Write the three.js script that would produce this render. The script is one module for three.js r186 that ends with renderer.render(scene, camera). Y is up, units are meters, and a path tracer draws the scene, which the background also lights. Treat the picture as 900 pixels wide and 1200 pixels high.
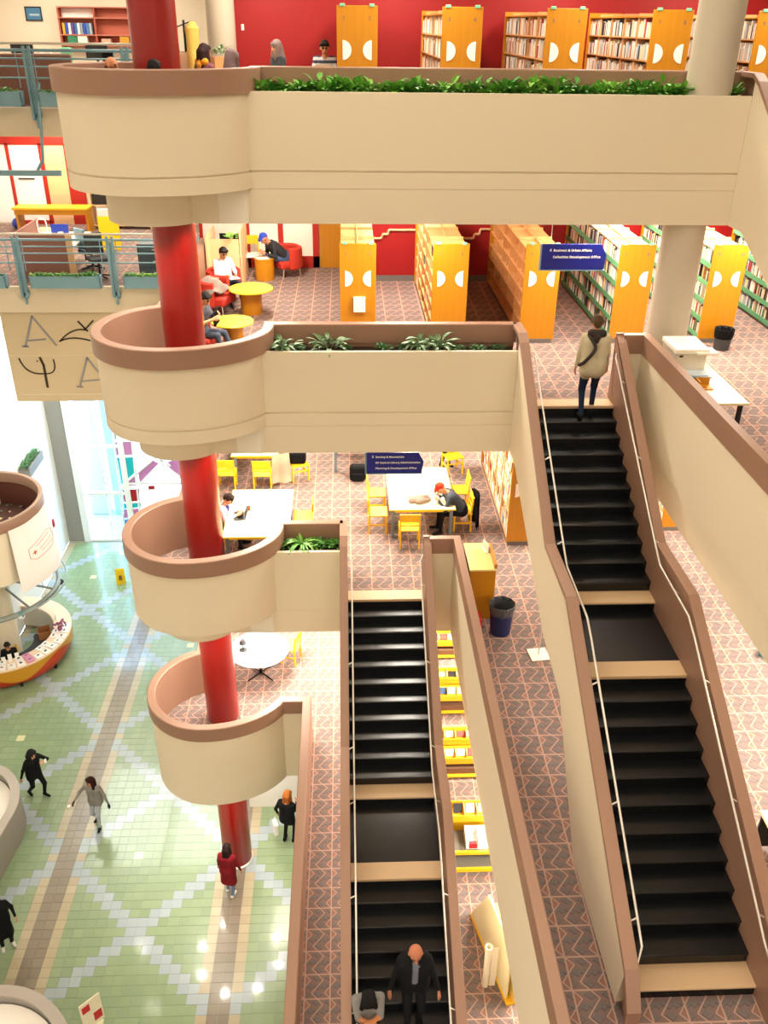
import * as THREE from 'three';
import { RoundedBoxGeometry } from 'three/addons/geometries/RoundedBoxGeometry.js';
import { mergeGeometries, toCreasedNormals } from 'three/addons/utils/BufferGeometryUtils.js';
import { RectAreaLightUniformsLib } from 'three/addons/lights/RectAreaLightUniformsLib.js';
import { FontLoader } from 'three/addons/loaders/FontLoader.js';
import { TextGeometry } from 'three/addons/geometries/TextGeometry.js';

// ---------- camera, sky, lights, exposure ----------
const scene = new THREE.Scene();
const EYE = new THREE.Vector3(2.857, 17.751, 15.206);
const camera = new THREE.PerspectiveCamera(2 * Math.atan(600 / 1029.119) * 180 / Math.PI, 0.75, 0.1, 200);
camera.position.copy(EYE);
camera.up.set(0.00971578, 0.87335021, -0.48699591);
camera.lookAt(EYE.x + 0.04083008, EYE.y - 0.48695922, EYE.z - 0.87246984);
scene.background = new THREE.Color().setRGB(0.7, 0.88, 1.0);
scene.backgroundIntensity = 30;
const renderer = new THREE.WebGLRenderer();
renderer.toneMapping = THREE.LinearToneMapping;
renderer.toneMappingExposure = 0.66;
renderer.shadowMap.enabled = true;
RectAreaLightUniformsLib.init();
const WARM = new THREE.Color().setRGB(1.0, 0.91, 0.79);
const DAY = new THREE.Color().setRGB(0.66, 0.88, 1.0);

// ---------- levels and plan (metres; the red column stands at x = 0, z = 0) ----------
const GROUND = -0.63, LEVEL = [0, GROUND, 4, 8, 12, 16];
const RISE = 1 / 6, GOING = 0.297, ZTOP = 1.19, ZLAND = ZTOP + 11 * GOING, ZLOW = ZLAND + 1.505, ZEND = ZLOW + 11 * GOING;
const RIM = 1.15, TROUGH = 0.84, SOFFIT = 1.05, WALLX = -8.35, ZFAR = -15.6;
const PLAN = { 3: { xo: 2.70, xa: 2.84, xb: 4.29, xr: 4.43, xw: 4.88 }, 4: { xo: 5.80, xa: 5.95, xb: 7.47, xr: 7.61, xw: 7.93 }, 5: { xo: 9.02, xa: 9.17, xb: 10.65, xr: 10.79, xw: 11.2 } };

// ---------- helpers ----------
let seed = 7;
const rnd = () => { seed = (seed * 1664525 + 1013904223) >>> 0; return seed / 4294967296; };
const R = (a, b) => a + (b - a) * rnd(), pick = (a) => a[Math.floor(rnd() * a.length) % a.length];
const V = (x, y, z) => new THREE.Vector3(x, y, z);
const taken = {};
function numbered(n) { const k = taken[n] = (taken[n] ?? -1) + 1; return k ? n + '_' + String(k).padStart(3, '0') : n; }
function clean(g) {
  g = g.index ? g.toNonIndexed() : g;
  const n = g.attributes.position.count;
  if (!g.attributes.uv) g.setAttribute('uv', new THREE.BufferAttribute(new Float32Array(n * 2), 2));
  if (!g.attributes.normal) g.computeVertexNormals();
  for (const k of Object.keys(g.attributes)) if (!['position', 'normal', 'uv'].includes(k)) g.deleteAttribute(k);
  return g;
}
const mg = (list) => Array.isArray(list) ? (list.length === 1 ? list[0] : mergeGeometries(list.map(clean))) : list;
function mesh(name, geo, m, parent) {
  const o = new THREE.Mesh(mg(geo), m); o.name = name; o.castShadow = o.receiveShadow = true; (parent || scene).add(o); return o;
}
function tag(o, label, category, group) { o.userData.label = label; o.userData.category = category; if (group) o.userData.group = group; return o; }
function thing(name, label, category, pos = [0, 0, 0], turn = 0, group) {
  const o = new THREE.Group(); o.name = numbered(name); o.position.set(...pos); o.rotation.y = turn; scene.add(o); return tag(o, label, category, group);
}
function solid(name, label, category, geo, m, pos, turn = 0, group) {
  const o = mesh(numbered(name), geo, m); if (pos) o.position.set(...pos); o.rotation.y = turn; return tag(o, label, category, group);
}
function struct(name, geo, m, label, category) {
  const o = mesh(numbered(name), geo, m); o.userData.kind = 'structure'; o.userData.label = label; o.userData.category = category || name.split('_')[0]; return o;
}
function structGroup(name, label, category) {
  const o = new THREE.Group(); o.name = numbered(name); o.userData = { kind: 'structure', label, category }; scene.add(o); return o;
}
function copy(o, pos, turn, label) {
  const c = o.clone(); c.name = numbered(o.name.replace(/_\d{3}$/, '')); scene.add(c); c.position.set(...pos); c.rotation.y = turn; if (label) c.userData.label = label; return c;
}
// box from min corner to max corner, uv in metres
function box(x0, y0, z0, x1, y1, z1, r = 0) {
  const w = x1 - x0, h = y1 - y0, d = z1 - z0;
  const g = r ? new RoundedBoxGeometry(w, h, d, 2, Math.min(r, w / 2.01, h / 2.01, d / 2.01)) : new THREE.BoxGeometry(w, h, d);
  g.translate((x0 + x1) / 2, (y0 + y1) / 2, (z0 + z1) / 2);
  const p = g.attributes.position, n = g.attributes.normal, u = g.attributes.uv;
  for (let i = 0; i < p.count; i++) {
    const ax = Math.abs(n.getX(i)), ay = Math.abs(n.getY(i)), az = Math.abs(n.getZ(i));
    if (ay >= ax && ay >= az) u.setXY(i, p.getX(i), p.getZ(i)); else if (ax >= az) u.setXY(i, p.getZ(i), p.getY(i)); else u.setXY(i, p.getX(i), p.getY(i));
  }
  return g;
}
const cbox = (w, h, d, x, y, z, r = 0) => box(x - w / 2, y, z - d / 2, x + w / 2, y + h, z + d / 2, r);
function tube(pts, r, seg = 8, closed = false, tension = 0) {
  const P = pts.map((p) => Array.isArray(p) ? V(...p) : p);
  let c;
  if (tension) c = new THREE.CatmullRomCurve3(P, closed, 'catmullrom', tension);
  else { c = new THREE.CurvePath(); for (let i = 1; i < P.length; i++) c.add(new THREE.LineCurve3(P[i - 1], P[i])); if (closed) c.add(new THREE.LineCurve3(P[P.length - 1], P[0])); }
  return new THREE.TubeGeometry(c, tension ? P.length * 8 : (P.length - 1) * 4, r, seg, closed);
}
function rod(a, b, r, seg = 8, r2) {
  const A = V(...a), B = V(...b), d = B.clone().sub(A), g = new THREE.CylinderGeometry(r2 ?? r, r, d.length(), seg);
  g.applyQuaternion(new THREE.Quaternion().setFromUnitVectors(V(0, 1, 0), d.clone().normalize())); g.translate((A.x + B.x) / 2, (A.y + B.y) / 2, (A.z + B.z) / 2); return g;
}
const cyl = (r, h, x, y, z, seg = 32, r2) => { const g = new THREE.CylinderGeometry(r2 ?? r, r, h, seg); g.translate(x, y + h / 2, z); return g; };
function lathe(pts, seg = 40, a0 = 0, a1 = Math.PI * 2) { return toCreasedNormals(new THREE.LatheGeometry(pts.map((p) => new THREE.Vector2(p[0], p[1])), seg, a0, a1), 0.7); }
// prism: outline in (x, y) extruded along z from z0 to z1
function prism(pts, z0, z1, bevel = 0) {
  const g = new THREE.ExtrudeGeometry(new THREE.Shape(pts.map((p) => new THREE.Vector2(p[0], p[1]))), { depth: z1 - z0 - 2 * bevel, bevelEnabled: bevel > 0, bevelThickness: bevel, bevelSize: bevel, bevelOffset: -bevel, bevelSegments: 1, steps: 1, curveSegments: 8 });
  g.translate(0, 0, z0 + bevel); return g;
}
// prism with outline in (z, y) extruded along x
function prismX(pts, x0, x1, bevel = 0) { const g = prism(pts.map((p) => [-p[0], p[1]]), x0, x1, bevel); g.rotateY(Math.PI / 2); return g; }
// slab with outline in plan (x, z), from y0 to y1, uv = plan metres
function slab(pts, y0, y1) { const g = prism(pts.map((p) => [p[0], -p[1]]), y0, y1); g.rotateX(-Math.PI / 2); return g; }
// sweep a closed profile [[out, y], ...] along a plan path [[x, z], ...]; "out" is measured to the side (-dz, dx)
function sweep(path, prof, y = 0, crease = 0.55) {
  const n = path.length, m = prof.length, rows = [];
  for (let i = 0; i < n; i++) {
    const a = path[Math.max(i - 1, 0)], b = path[i], c = path[Math.min(i + 1, n - 1)];
    const d1 = [b[0] - a[0], b[1] - a[1]], d2 = [c[0] - b[0], c[1] - b[1]];
    const l1 = Math.hypot(...d1) || 1, l2 = Math.hypot(...d2) || 1;
    let n1 = [-d1[1] / l1, d1[0] / l1], n2 = [-d2[1] / l2, d2[0] / l2];
    if (i === 0) n1 = n2; if (i === n - 1) n2 = n1;
    let nx = n1[0] + n2[0], nz = n1[1] + n2[1]; const L = Math.hypot(nx, nz) || 1; nx /= L; nz /= L;
    const k = 1 / Math.max(0.3, nx * n1[0] + nz * n1[1]);
    rows.push(prof.map((p) => [b[0] + nx * k * p[0], y + p[1], b[1] + nz * k * p[0]]));
  }
  const pos = [], push = (...q) => q.forEach((p) => pos.push(...p));
  for (let i = 0; i + 1 < n; i++) for (let j = 0; j < m; j++) {
    const k = (j + 1) % m, A = rows[i][j], B = rows[i + 1][j], C = rows[i + 1][k], D = rows[i][k];
    push(A, B, C, A, C, D);
  }
  const tris = THREE.ShapeUtils.triangulateShape(prof.map((p) => new THREE.Vector2(p[0], p[1])), []);
  for (const t of tris) { push(rows[0][t[0]], rows[0][t[1]], rows[0][t[2]]); push(rows[n - 1][t[0]], rows[n - 1][t[2]], rows[n - 1][t[1]]); }
  const g = new THREE.BufferGeometry(); g.setAttribute('position', new THREE.Float32BufferAttribute(pos, 3));
  g.computeVertexNormals(); return clean(toCreasedNormals(g, crease));
}
function arc(cx, cz, rx, rz, a0, a1, n) { const o = []; for (let i = 0; i <= n; i++) { const a = (a0 + (a1 - a0) * i / n) * Math.PI / 180; o.push([cx + rx * Math.cos(a), cz + rz * Math.sin(a)]); } return o; }

// ---------- textures and materials ----------
function canvas(w, h, draw) { const c = document.createElement('canvas'); c.width = w; c.height = h; draw(c.getContext('2d'), w, h); return c; }
function tex(c, srgb = true, rep = [1, 1]) { const t = new THREE.CanvasTexture(c); if (srgb) t.colorSpace = THREE.SRGBColorSpace; t.wrapS = t.wrapT = THREE.RepeatWrapping; t.repeat.set(...rep); t.magFilter = THREE.LinearFilter; return t; }
function noiseTex(n, lo, hi, octaves = 4, rep = [1, 1]) {      // tileable grey value noise
  const d = new Uint8Array(n * n * 4), f = new Float32Array(n * n); let amp = 1, tot = 0;
  for (let o = 0; o < octaves; o++) {
    const g = 4 << o, v = new Float32Array(g * g).map(() => rnd());
    for (let y = 0; y < n; y++) for (let x = 0; x < n; x++) {
      const fx = x / n * g, fy = y / n * g, x0 = fx | 0, y0 = fy | 0; let u = fx - x0, w = fy - y0; u = u * u * (3 - 2 * u); w = w * w * (3 - 2 * w);
      const x1 = (x0 + 1) % g, y1 = (y0 + 1) % g;
      f[y * n + x] += amp * ((v[y0 * g + x0] * (1 - u) + v[y0 * g + x1] * u) * (1 - w) + (v[y1 * g + x0] * (1 - u) + v[y1 * g + x1] * u) * w);
    }
    tot += amp; amp *= 0.7;
  }
  for (let i = 0; i < n * n; i++) { const q = Math.round(lo + (hi - lo) * f[i] / tot); d[4 * i] = d[4 * i + 1] = d[4 * i + 2] = q; d[4 * i + 3] = 255; }
  const t = new THREE.DataTexture(d, n, n); t.wrapS = t.wrapT = THREE.RepeatWrapping; t.magFilter = THREE.LinearFilter; t.repeat.set(...rep); t.needsUpdate = true; return t;
}
const plasterBump = noiseTex(256, 0, 255, 6, [0.8, 0.8]), roughVar = noiseTex(256, 150, 235, 5, [0.6, 0.6]);
const M = (color, roughness = 0.6, o = {}) => new THREE.MeshStandardMaterial({ color, roughness, ...o });
const P = (color, roughness = 0.6, o = {}) => new THREE.MeshPhysicalMaterial({ color, roughness, ...o });
// carpet: grey rotated squares, orange-pink zigzags, seams every 0.415 m
const CARPET = 0.415;
const carpetMap = tex(canvas(512, 512, (g, w) => {
  g.fillStyle = '#7a645d'; g.fillRect(0, 0, w, w);
  const T = w;   // one module
  const poly = (pts, c) => { g.fillStyle = c; g.beginPath(); pts.forEach((p, i) => i ? g.lineTo(p[0] * T, p[1] * T) : g.moveTo(p[0] * T, p[1] * T)); g.closePath(); g.fill(); };
  const line = (pts, c, lw) => { g.strokeStyle = c; g.lineWidth = lw * T; g.lineJoin = 'miter'; g.beginPath(); pts.forEach((p, i) => i ? g.lineTo(p[0] * T, p[1] * T) : g.moveTo(p[0] * T, p[1] * T)); g.stroke(); };
  for (const ox of [-1, -0.5, 0, 0.5, 1]) {
    // grey slanted squares between neighbouring zigzags
    for (const [cx, cy] of [[0.47, 0.14], [0.25, 0.46], [0.53, 0.8], [0.02, 0.14 + 0.34]]) {
      const x = cx + ox, s = 0.17; poly([[x - s, cy - 0.02], [x - 0.01, cy - s * 0.85], [x + s, cy + 0.02], [x + 0.01, cy + s * 0.85]], '#6e6461');
      line([[x - s, cy - 0.02], [x + 0.01, cy + s * 0.85]], '#463b37', 0.02); line([[x + 0.01, cy + s * 0.85], [x + s, cy + 0.02]], '#564a45', 0.012);
    }
  }
  for (const ox of [0, 1]) { poly([[ox, 0], [ox + 0.21, 0.24], [ox, 0.5]], '#8b6555'); poly([[ox, 0.5], [ox - 0.21, 0.76], [ox, 1]], '#8b6555'); }
  for (const ox of [-0.5, 0, 0.5, 1]) line([[ox - 0.03, -0.03], [ox + 0.22, 0.24], [ox, 0.5], [ox - 0.22, 0.76], [ox + 0.03, 1.03]], '#b3907f', 0.036);
  line([[0, 0], [0, 1]], '#b3907f', 0.05); line([[0, 0], [1, 0]], '#b3907f', 0.055); line([[0, 1], [1, 1]], '#b3907f', 0.055); line([[1, 0], [1, 1]], '#b3907f', 0.055);
  for (let i = 0; i < 26000; i++) { g.fillStyle = rnd() < 0.5 ? 'rgba(20,10,5,0.13)' : 'rgba(255,235,220,0.11)'; g.fillRect(rnd() * w, rnd() * w, 3, 2); }
}), true, [1 / CARPET, 1 / CARPET]);
const woodMap = (base, dark, rep = [1, 1]) => tex(canvas(256, 256, (g, w) => {
  g.fillStyle = base; g.fillRect(0, 0, w, w); g.globalAlpha = 0.05;
  for (let i = 0; i < 260; i++) { g.strokeStyle = rnd() < 0.6 ? dark : '#fff2d8'; g.lineWidth = R(0.5, 2.2); const x = rnd() * w; g.beginPath(); g.moveTo(x, 0); g.bezierCurveTo(x + R(-5, 5), w * 0.3, x + R(-5, 5), w * 0.7, x, w); g.stroke(); }
}), true, rep);
const MAT = {
  cream: M('#ddd0b6', 0.75, { bumpMap: plasterBump, bumpScale: 0.002 }),
  ceiling: M('#e9e2d2', 0.9), white: M('#eeeae2', 0.6, { bumpMap: plasterBump, bumpScale: 0.001 }),
  brown: P('#93705b', 0.6, { roughnessMap: roughVar }),
  red: P('#8c0706', 0.3, { clearcoat: 0.4, clearcoatRoughness: 0.25 }), redWall: M('#980304', 0.55), redFrame: M('#b0200f', 0.5),
  carpet: M('#ffffff', 0.97, { map: carpetMap }),
  rubber: P('#0d0e0f', 0.26, { specularIntensity: 0.8, bumpMap: noiseTex(128, 0, 255, 3, [20, 20]), bumpScale: 0.0006 }), nosing: M('#c2a37c', 0.5),
  orange: P('#ffffff', 0.45, { map: woodMap('#bd7c02', '#a06000', [1.5, 0.6]), clearcoat: 0.15 }), yellow: M('#f2bd1c', 0.45), yellowTop: P('#f0dd8c', 0.35, { clearcoat: 0.2 }), paleTop: M('#efe2b0', 0.4), lemon: M('#f4cf1e', 0.4),
  oak: P('#ffffff', 0.5, { map: woodMap('#d59a5e', '#7a4318', [1.2, 1.2]) }), oakPale: M('#e2b98a', 0.55), mauve: M('#96685a', 0.85),
  steel: M('#d8d2c6', 0.35, { metalness: 0.35 }), blueSteel: M('#7aa2b2', 0.45, { metalness: 0.15 }), greyLeg: M('#6f7f88', 0.45, { metalness: 0.3 }), grey: M('#85817c', 0.6), plinth: M('#6d655f', 0.7), dark: M('#1c1a19', 0.6), black: P('#0c0c0d', 0.85, { specularIntensity: 0.35 }), charcoal: M('#3a3a3c', 0.7),
  navy: M('#0b1a86', 0.4), signWhite: M('#f4f4f4', 0.5), paper: M('#f6f3ec', 0.8), card: M('#fbf6e8', 0.7), green: M('#5a9a6c', 0.6), greenTag: M('#7cc49a', 0.6), redPrint: M('#c3202a', 0.6), blue: M('#2143b8', 0.5), stone: M('#8f8c86', 0.8, { bumpMap: plasterBump, bumpScale: 0.004 }),
  soil: M('#2c1f17', 1), concrete: M('#bdb29e', 0.85, { bumpMap: plasterBump, bumpScale: 0.004 }), lamp: M('#ffffff', 0.5, { emissive: '#fff0d2', emissiveIntensity: 9 }),
  glass: P('#d4e6f4', 0.02, { transmission: 1, thickness: 0, ior: 1.45 }),
  frameWhite: M('#eef2f4', 0.4),
};
// ---------- lamps of the building ----------
function troffer(x, y, z, w, d, power, color = WARM, label = 'recessed fluorescent ceiling panel above the reading area', group = 'ceiling panels over the floors') {
  const t = thing('ceiling_light', label, 'light', [x, y, z], 0, group);
  mesh('frame', [box(-w / 2 - 0.04, -0.015, -d / 2 - 0.04, w / 2 + 0.04, 0, -d / 2), box(-w / 2 - 0.04, -0.015, d / 2, w / 2 + 0.04, 0, d / 2 + 0.04), box(-w / 2 - 0.04, -0.015, -d / 2, -w / 2, 0, d / 2), box(w / 2, -0.015, -d / 2, w / 2 + 0.04, 0, d / 2)], MAT.frameWhite, t);
  mesh('diffuser', box(-w / 2, -0.006, -d / 2, w / 2, 0, d / 2), MAT.lamp, t);
  const l = new THREE.RectAreaLight(color, power, w, d); l.position.set(0, -0.02, 0); l.lookAt(l.position.x, -5, l.position.z); l.rotation.set(-Math.PI / 2, 0, 0); t.add(l);
}
function downlight(x, y, z, power, label, group) {
  const t = thing('downlight', label, 'light', [x, y, z], 0, group);
  mesh('trim_ring', lathe([[0.075, 0], [0.075, -0.012], [0.105, -0.008], [0.105, 0]], 20), MAT.frameWhite, t);
  mesh('lens', cyl(0.074, 0.006, 0, -0.008, 0, 20), MAT.lamp, t);
  const l = new THREE.SpotLight(WARM, power, 0, 1.0, 0.7, 2); l.position.set(0, -0.03, 0); l.target.position.set(0, -2, 0); l.castShadow = true; l.shadow.radius = 4; t.add(l, l.target);
}
const PANEL = { 1: 26, 2: 165, 3: 115, 4: 100, 5: 60 };
for (const n of [2, 3, 4, 5]) {
  const y = (n < 5 ? LEVEL[n + 1] - SOFFIT : 19.2) - 0.005;
  for (const [x, z] of [[1.1, -1.4], [4.2, -1.6], [7.6, -1.4], [10.8, -1.4], [1.1, -5.2], [4.0, -5.2], [7.6, -5.2], [11, -5.2]]) { const long = n === 4 && x === 7.6 && z < -5; troffer(long ? 9.3 : x, y, long ? -4.6 : z, 0.6, long ? 3.2 : 1.6, PANEL[n] * (long ? 0.8 : 1)); }
  if (n === 3) for (const [x, z] of [[11.2, 3], [9.8, 6]]) troffer(x, y, z, 0.6, 1.6, PANEL[n] * 1.5);
  if (n === 4) for (const [x, z] of [[12.3, 2.5], [12.3, 7]]) troffer(x, y, z, 0.6, 1.6, PANEL[n]);
  if (n === 2) for (const [x, z] of [[6.4, 2.2], [6.4, 6.2]]) troffer(x, y, z, 0.6, 1.6, PANEL[n]);
}
for (const n of [4, 5]) for (const [x, z] of [[-3, -9], [-6, -9], [-3, -13], [-6, -13]]) troffer(x, (n === 4 ? LEVEL[5] - 0.62 : 19.2) - 0.005, z, 0.6, 1.6, 60, WARM, 'recessed fluorescent ceiling panel above the office desks', 'ceiling panels over the offices');
for (const [x, z] of [[1, -0.6], [3.5, 3]]) troffer(x, LEVEL[2] - SOFFIT - 0.005, z, 0.6, 1.2, 16, WARM, 'recessed ceiling panel above the ground-floor passage', 'ceiling panels over the passage');
for (const n of [2, 3, 4, 5]) for (let k = 0; k < 8; k++) {
  const a = (k * 45 + 16) * Math.PI / 180; downlight(-0.146 + (n === 2 ? 1.08 : 0.6) * Math.cos(a), LEVEL[n] - SOFFIT + (n === 2 ? -0.004 : 0.008), 0.29 + (n === 2 ? 1.08 : 0.6) * Math.sin(a), n === 2 ? 14 : 8, 'small round downlight under the balcony drum around the red column', 'downlights under the balcony drums');
}
for (const x of [-6.6, -3.2]) troffer(x, 11.35, -12.3, 3.0, 5.4, 9, DAY, 'broad cool luminous ceiling high above the entrance hall', 'luminous ceiling over the entrance hall');
// broad luminous ceiling of the atrium
for (const [x, z] of [[-5.5, 2], [-5.5, 9], [-1, 3], [-1, 10], [3.5, 3], [3.5, 10], [8, 4], [8, 11]]) troffer(x, 23.96, z, 1.5, 3.2, 13, WARM, 'large luminous panel in the atrium ceiling', 'luminous panels of the atrium roof');

// ---------- floors, slabs, parapets ----------
const RC = [-0.146, 0.29], RR = 1.31, XB = -0.6;
const aBack = -180 + Math.acos((XB - RC[0]) / -RR) * 180 / Math.PI;      // ring meets the straight edge behind it
const ringArc = (r, end) => [...arc(RC[0], RC[1], r, r, aBack, -270, 34), ...arc(RC[0], RC[1], r + 0.386, r, 90, end, 14).slice(1)];
const endFront = Math.asin((0.8 - RC[1]) / RR) * 180 / Math.PI, endBack = Math.asin((0.2 - RC[1]) / RR) * 180 / Math.PI;
const T = 0.13;
const bandProf = [[0.05, RIM - 0.33], [0.05, RIM - 0.015], [0.035, RIM], [-T + 0.015, RIM], [-T, RIM - 0.015], [-T, RIM - 0.33]];
const innerProf = [[-T + 0.001, 0.0], [-T + 0.001, RIM - 0.331], [-T + 0.02, RIM - 0.331], [-T + 0.02, 0.0]];
const faceProf = (top, inn = -T + 0.021, bottom = -SOFFIT, grooves = true) => [[0, top], ...(grooves ? [[0, -0.255], [-0.022, -0.262], [-0.022, -0.285], [0, -0.292]] : []), [0, bottom], [inn, bottom], [inn, top]];
const lowRing = (r, z) => { const a0 = -180 + Math.acos((XB - RC[0]) / -r) * 180 / Math.PI; return [...arc(RC[0], RC[1], r, r, a0, -270, 26), ...arc(RC[0], RC[1], r, r, 90, Math.asin((z - RC[1]) / r) * 180 / Math.PI, 8).slice(1)]; };
function plan(n) {
  const I = 0.055, qi = ringArc(RR - I, endFront - 1).map(([x, z]) => [x, Math.min(z, 9)]);
  if (n === 2) { const q = ringArc(RR, endFront); return { back: [[XB, -8.9], ...q, [1.9, 0.8], [1.9, 14.5]], face: null, slabEdge: [[XB + I, -8.9], ...qi, [1.9 + I, 0.8 - I], [1.9 + I, 14.5], [15, 14.5]] }; }
  const k = PLAN[n], zb = n === 3 ? -8.9 : -6.7;
  return { back: [[XB, zb], ...ringArc(RR, endBack), [k.xo + 0.05, 0.2]], face: [[XB, zb], ...ringArc(RR, endFront), [k.xo + 0.0, 0.8]],
    slabEdge: [[XB + I, zb], ...qi, [k.xo + I, 0.8 - I], [k.xo + I, ZTOP - 0.02], [k.xr - I, ZTOP - 0.02], [k.xr - I, 0.86 - I], [k.xw + I, 0.86 - I], [k.xw + I, 14.5], [15, 14.5]] };
}
const LNAME = { 2: 'second', 3: 'third', 4: 'fourth', 5: 'fifth' };
for (const n of [2, 3, 4, 5]) {
  const q = plan(n), Y = LEVEL[n], tail = n >= 4 ? [[15, -16], [WALLX, -16], [WALLX, -6.72]] : [[15, -9.2], [XB, -9.2]];
  const outline = [...q.slabEdge, ...tail];
  const office = n >= 4;
  const fl = struct('floor', slab(outline, Y - 0.03, Y), MAT.carpet, `patterned pinkish brown carpet of the ${LNAME[n]} floor`, 'carpet');
  fl.userData.kind = 'structure';
  // structural slab below it (thin under the offices, deep elsewhere)
  const main = office ? [...q.slabEdge, [15, -9.2], [XB, -9.2]] : outline;
  const i0 = q.slabEdge.findIndex((p, i) => i > 5 && p[0] > 1.3);
  const low = n === 2 ? main : [[XB + 0.055, q.slabEdge[0][1]], ...lowRing(0.75, 0.745), ...main.slice(i0)];
  struct('ceiling', [slab(main, Y - 0.51, Y - 0.03), slab(low, Y - SOFFIT + 0.012, Y - 0.51)], MAT.ceiling, `pale concrete slab carrying the ${LNAME[n]} floor`, 'slab');
  if (office) struct('ceiling', box(WALLX, Y - 0.6, -16, XB - 0.01, Y - 0.03, -6.7), MAT.ceiling, `pale slab edge under the ${LNAME[n]} floor offices`, 'slab');
  const g = structGroup('wall_parapet', `cream curved balcony parapet with brown top rim on the ${LNAME[n]} floor`, 'parapet');
  const zs = q.back[0][1];
  mesh('brown_rim', sweep(q.back, bandProf, Y), MAT.brown, g);
  mesh('inner_lining', sweep(q.back, innerProf, Y), MAT.brown, g);
  if (n === 2) mesh('cream_face', sweep(q.back, faceProf(RIM - 0.331, -T + 0.021, -SOFFIT, false), Y), MAT.cream, g);
  else {
    const i0 = q.face.length - 1, gr = n > 3;
    mesh('cream_face', sweep(q.face.slice(0, i0), faceProf(RIM - 0.331, -T + 0.021, -0.52, gr), Y), MAT.cream, g);
    mesh('planter_face', sweep([q.face[i0 - 1], q.face[i0]], faceProf(TROUGH, -0.07, -0.52, gr), Y), MAT.cream, g);
    mesh('lower_face', sweep([[XB, zs], ...lowRing(0.8, 0.8), q.face[i0]].map(([x, z]) => [x, z]), [[0, -0.53], [-0.012, -0.522], [-0.05, -0.522], [-0.05, -SOFFIT], [0, -SOFFIT]], Y), MAT.cream, g);
    const k = PLAN[n];
    mesh('planter_floor', box(1.3, Y + 0.45, 0.2, k.xo, Y + 0.5, 0.74), MAT.cream, g);
    mesh('planter_back', box(1.52, Y + 0.45, 0.17, k.xo, Y + RIM - 0.32, 0.215), MAT.brown, g);
    mesh('planter_soil', box(1.42, Y + 0.5, 0.22, k.xo - 0.02, Y + TROUGH - 0.1, 0.735), MAT.soil, g);
  }
}
// railing-side parapets of the stair wells: far end and long side
for (const n of [3, 4, 5]) {
  const k = PLAN[n], Y = LEVEL[n], g = structGroup('wall_parapet', `straight brown-rimmed parapet along the stair opening of the ${LNAME[n]} floor`, 'parapet');
  const path = [[k.xr - 0.02, 0.86], [k.xw, 0.86], [k.xw, 14.5]].reverse();
  // the opening lies to the side of (-dz, dx): walking towards -z along xw the opening is at -x
  const pp = path.map((p) => p);
  const flip = (prof) => prof.map(([o, y]) => [-o, y]).reverse();
  mesh('brown_rim', sweep(pp, flip(bandProf.map(([o, y]) => [o > 0 ? 0.012 : o, y])), Y), MAT.brown, g);
  mesh('inner_lining', sweep(pp, flip(innerProf), Y), MAT.brown, g);
  mesh('cream_face', sweep(pp, flip(faceProf(RIM - 0.331, -T + 0.021, -0.52, false)), Y), MAT.cream, g);
  mesh('lower_face', sweep(pp, flip([[-0.03, -0.52], [-0.03, -SOFFIT], [-0.1, -SOFFIT], [-0.1, -0.52]]), Y), MAT.cream, g);
}
// camera-side gallery
struct('floor', box(-8.5, 15.0, 14.95, 15, 16, 20), MAT.carpet, 'gallery floor slab on the near side of the atrium', 'floor');
for (const n of [3, 4]) { struct('floor', box(-8.5, LEVEL[n] - 1, 15.2, 15, LEVEL[n], 20), MAT.carpet, `near gallery floor slab at the level of the ${LNAME[n]} floor`, 'floor'); }
for (const [y, p] of [[19.4, 46], [14.99, 60], [10.99, 85], [6.99, 85]]) for (const x of [-5.5, 0.5, 5, 10]) troffer(x, y, 16.6, 2.4, 0.6, p, WARM, 'recessed fluorescent ceiling panel of the near gallery', 'ceiling panels of the near galleries');
struct('ceiling', box(-8.5, 19.41, 15.2, 15, 19.7, 20), MAT.ceiling, 'white ceiling of the near gallery', 'ceiling');
struct('wall_gallery', [box(-8.5, 15.0, 14.93, 15, 16.85, 15.03)], MAT.cream, 'parapet of the near gallery', 'parapet');
// ground floor base under the tiles
const groundFloor = struct('floor', box(WALLX, GROUND - 0.3, ZFAR - 0.4, 15, GROUND - 0.008, 20), M('#8f9384', 0.8), 'pale green tiled ground floor with tan stripes and blue-grey diagonals', 'floor');
struct('floor', box(-14, GROUND - 0.35, -46, 12, GROUND - 0.03, ZFAR - 0.4), M('#97a6b1', 0.9, { bumpMap: plasterBump, bumpScale: 0.005 }), 'pale pavement outside the entrance windows', 'pavement');

// ---------- enclosing walls ----------
struct('wall_left', box(WALLX - 0.3, GROUND, ZFAR, WALLX, 24, 20), MAT.white, 'tall white side wall beyond the information desk', 'wall');
struct('wall_right', box(15, GROUND, -16.5, 15.3, 24, 20), MAT.cream, 'cream side wall beyond the bookcases', 'wall');
struct('wall_front', box(-8.8, GROUND, 20, 15.3, 24, 20.3), MAT.cream, 'cream wall behind the near gallery', 'wall');
struct('ceiling', [box(-8.8, 24, -16.5, 15.3, 24.3, 20.3)], MAT.ceiling, 'white atrium roof', 'ceiling');
struct('ceiling', [box(-8.5, 19.2, -16, 15, 19.5, -0.2)], MAT.ceiling, 'white ceiling over the fifth floor', 'ceiling');
struct('wall_back', [box(WALLX, 6.2, ZFAR - 0.4, 15, 24, ZFAR - 0.05), box(-1.2, GROUND, ZFAR - 0.4, 15, 6.2, ZFAR - 0.05)], MAT.cream, 'cream far wall above the entrance windows', 'wall');
struct('wall_back', box(XB, GROUND, -9.3, 15, 11, -9.0), MAT.cream, 'cream wall at the back of the lower floors', 'wall');
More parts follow.
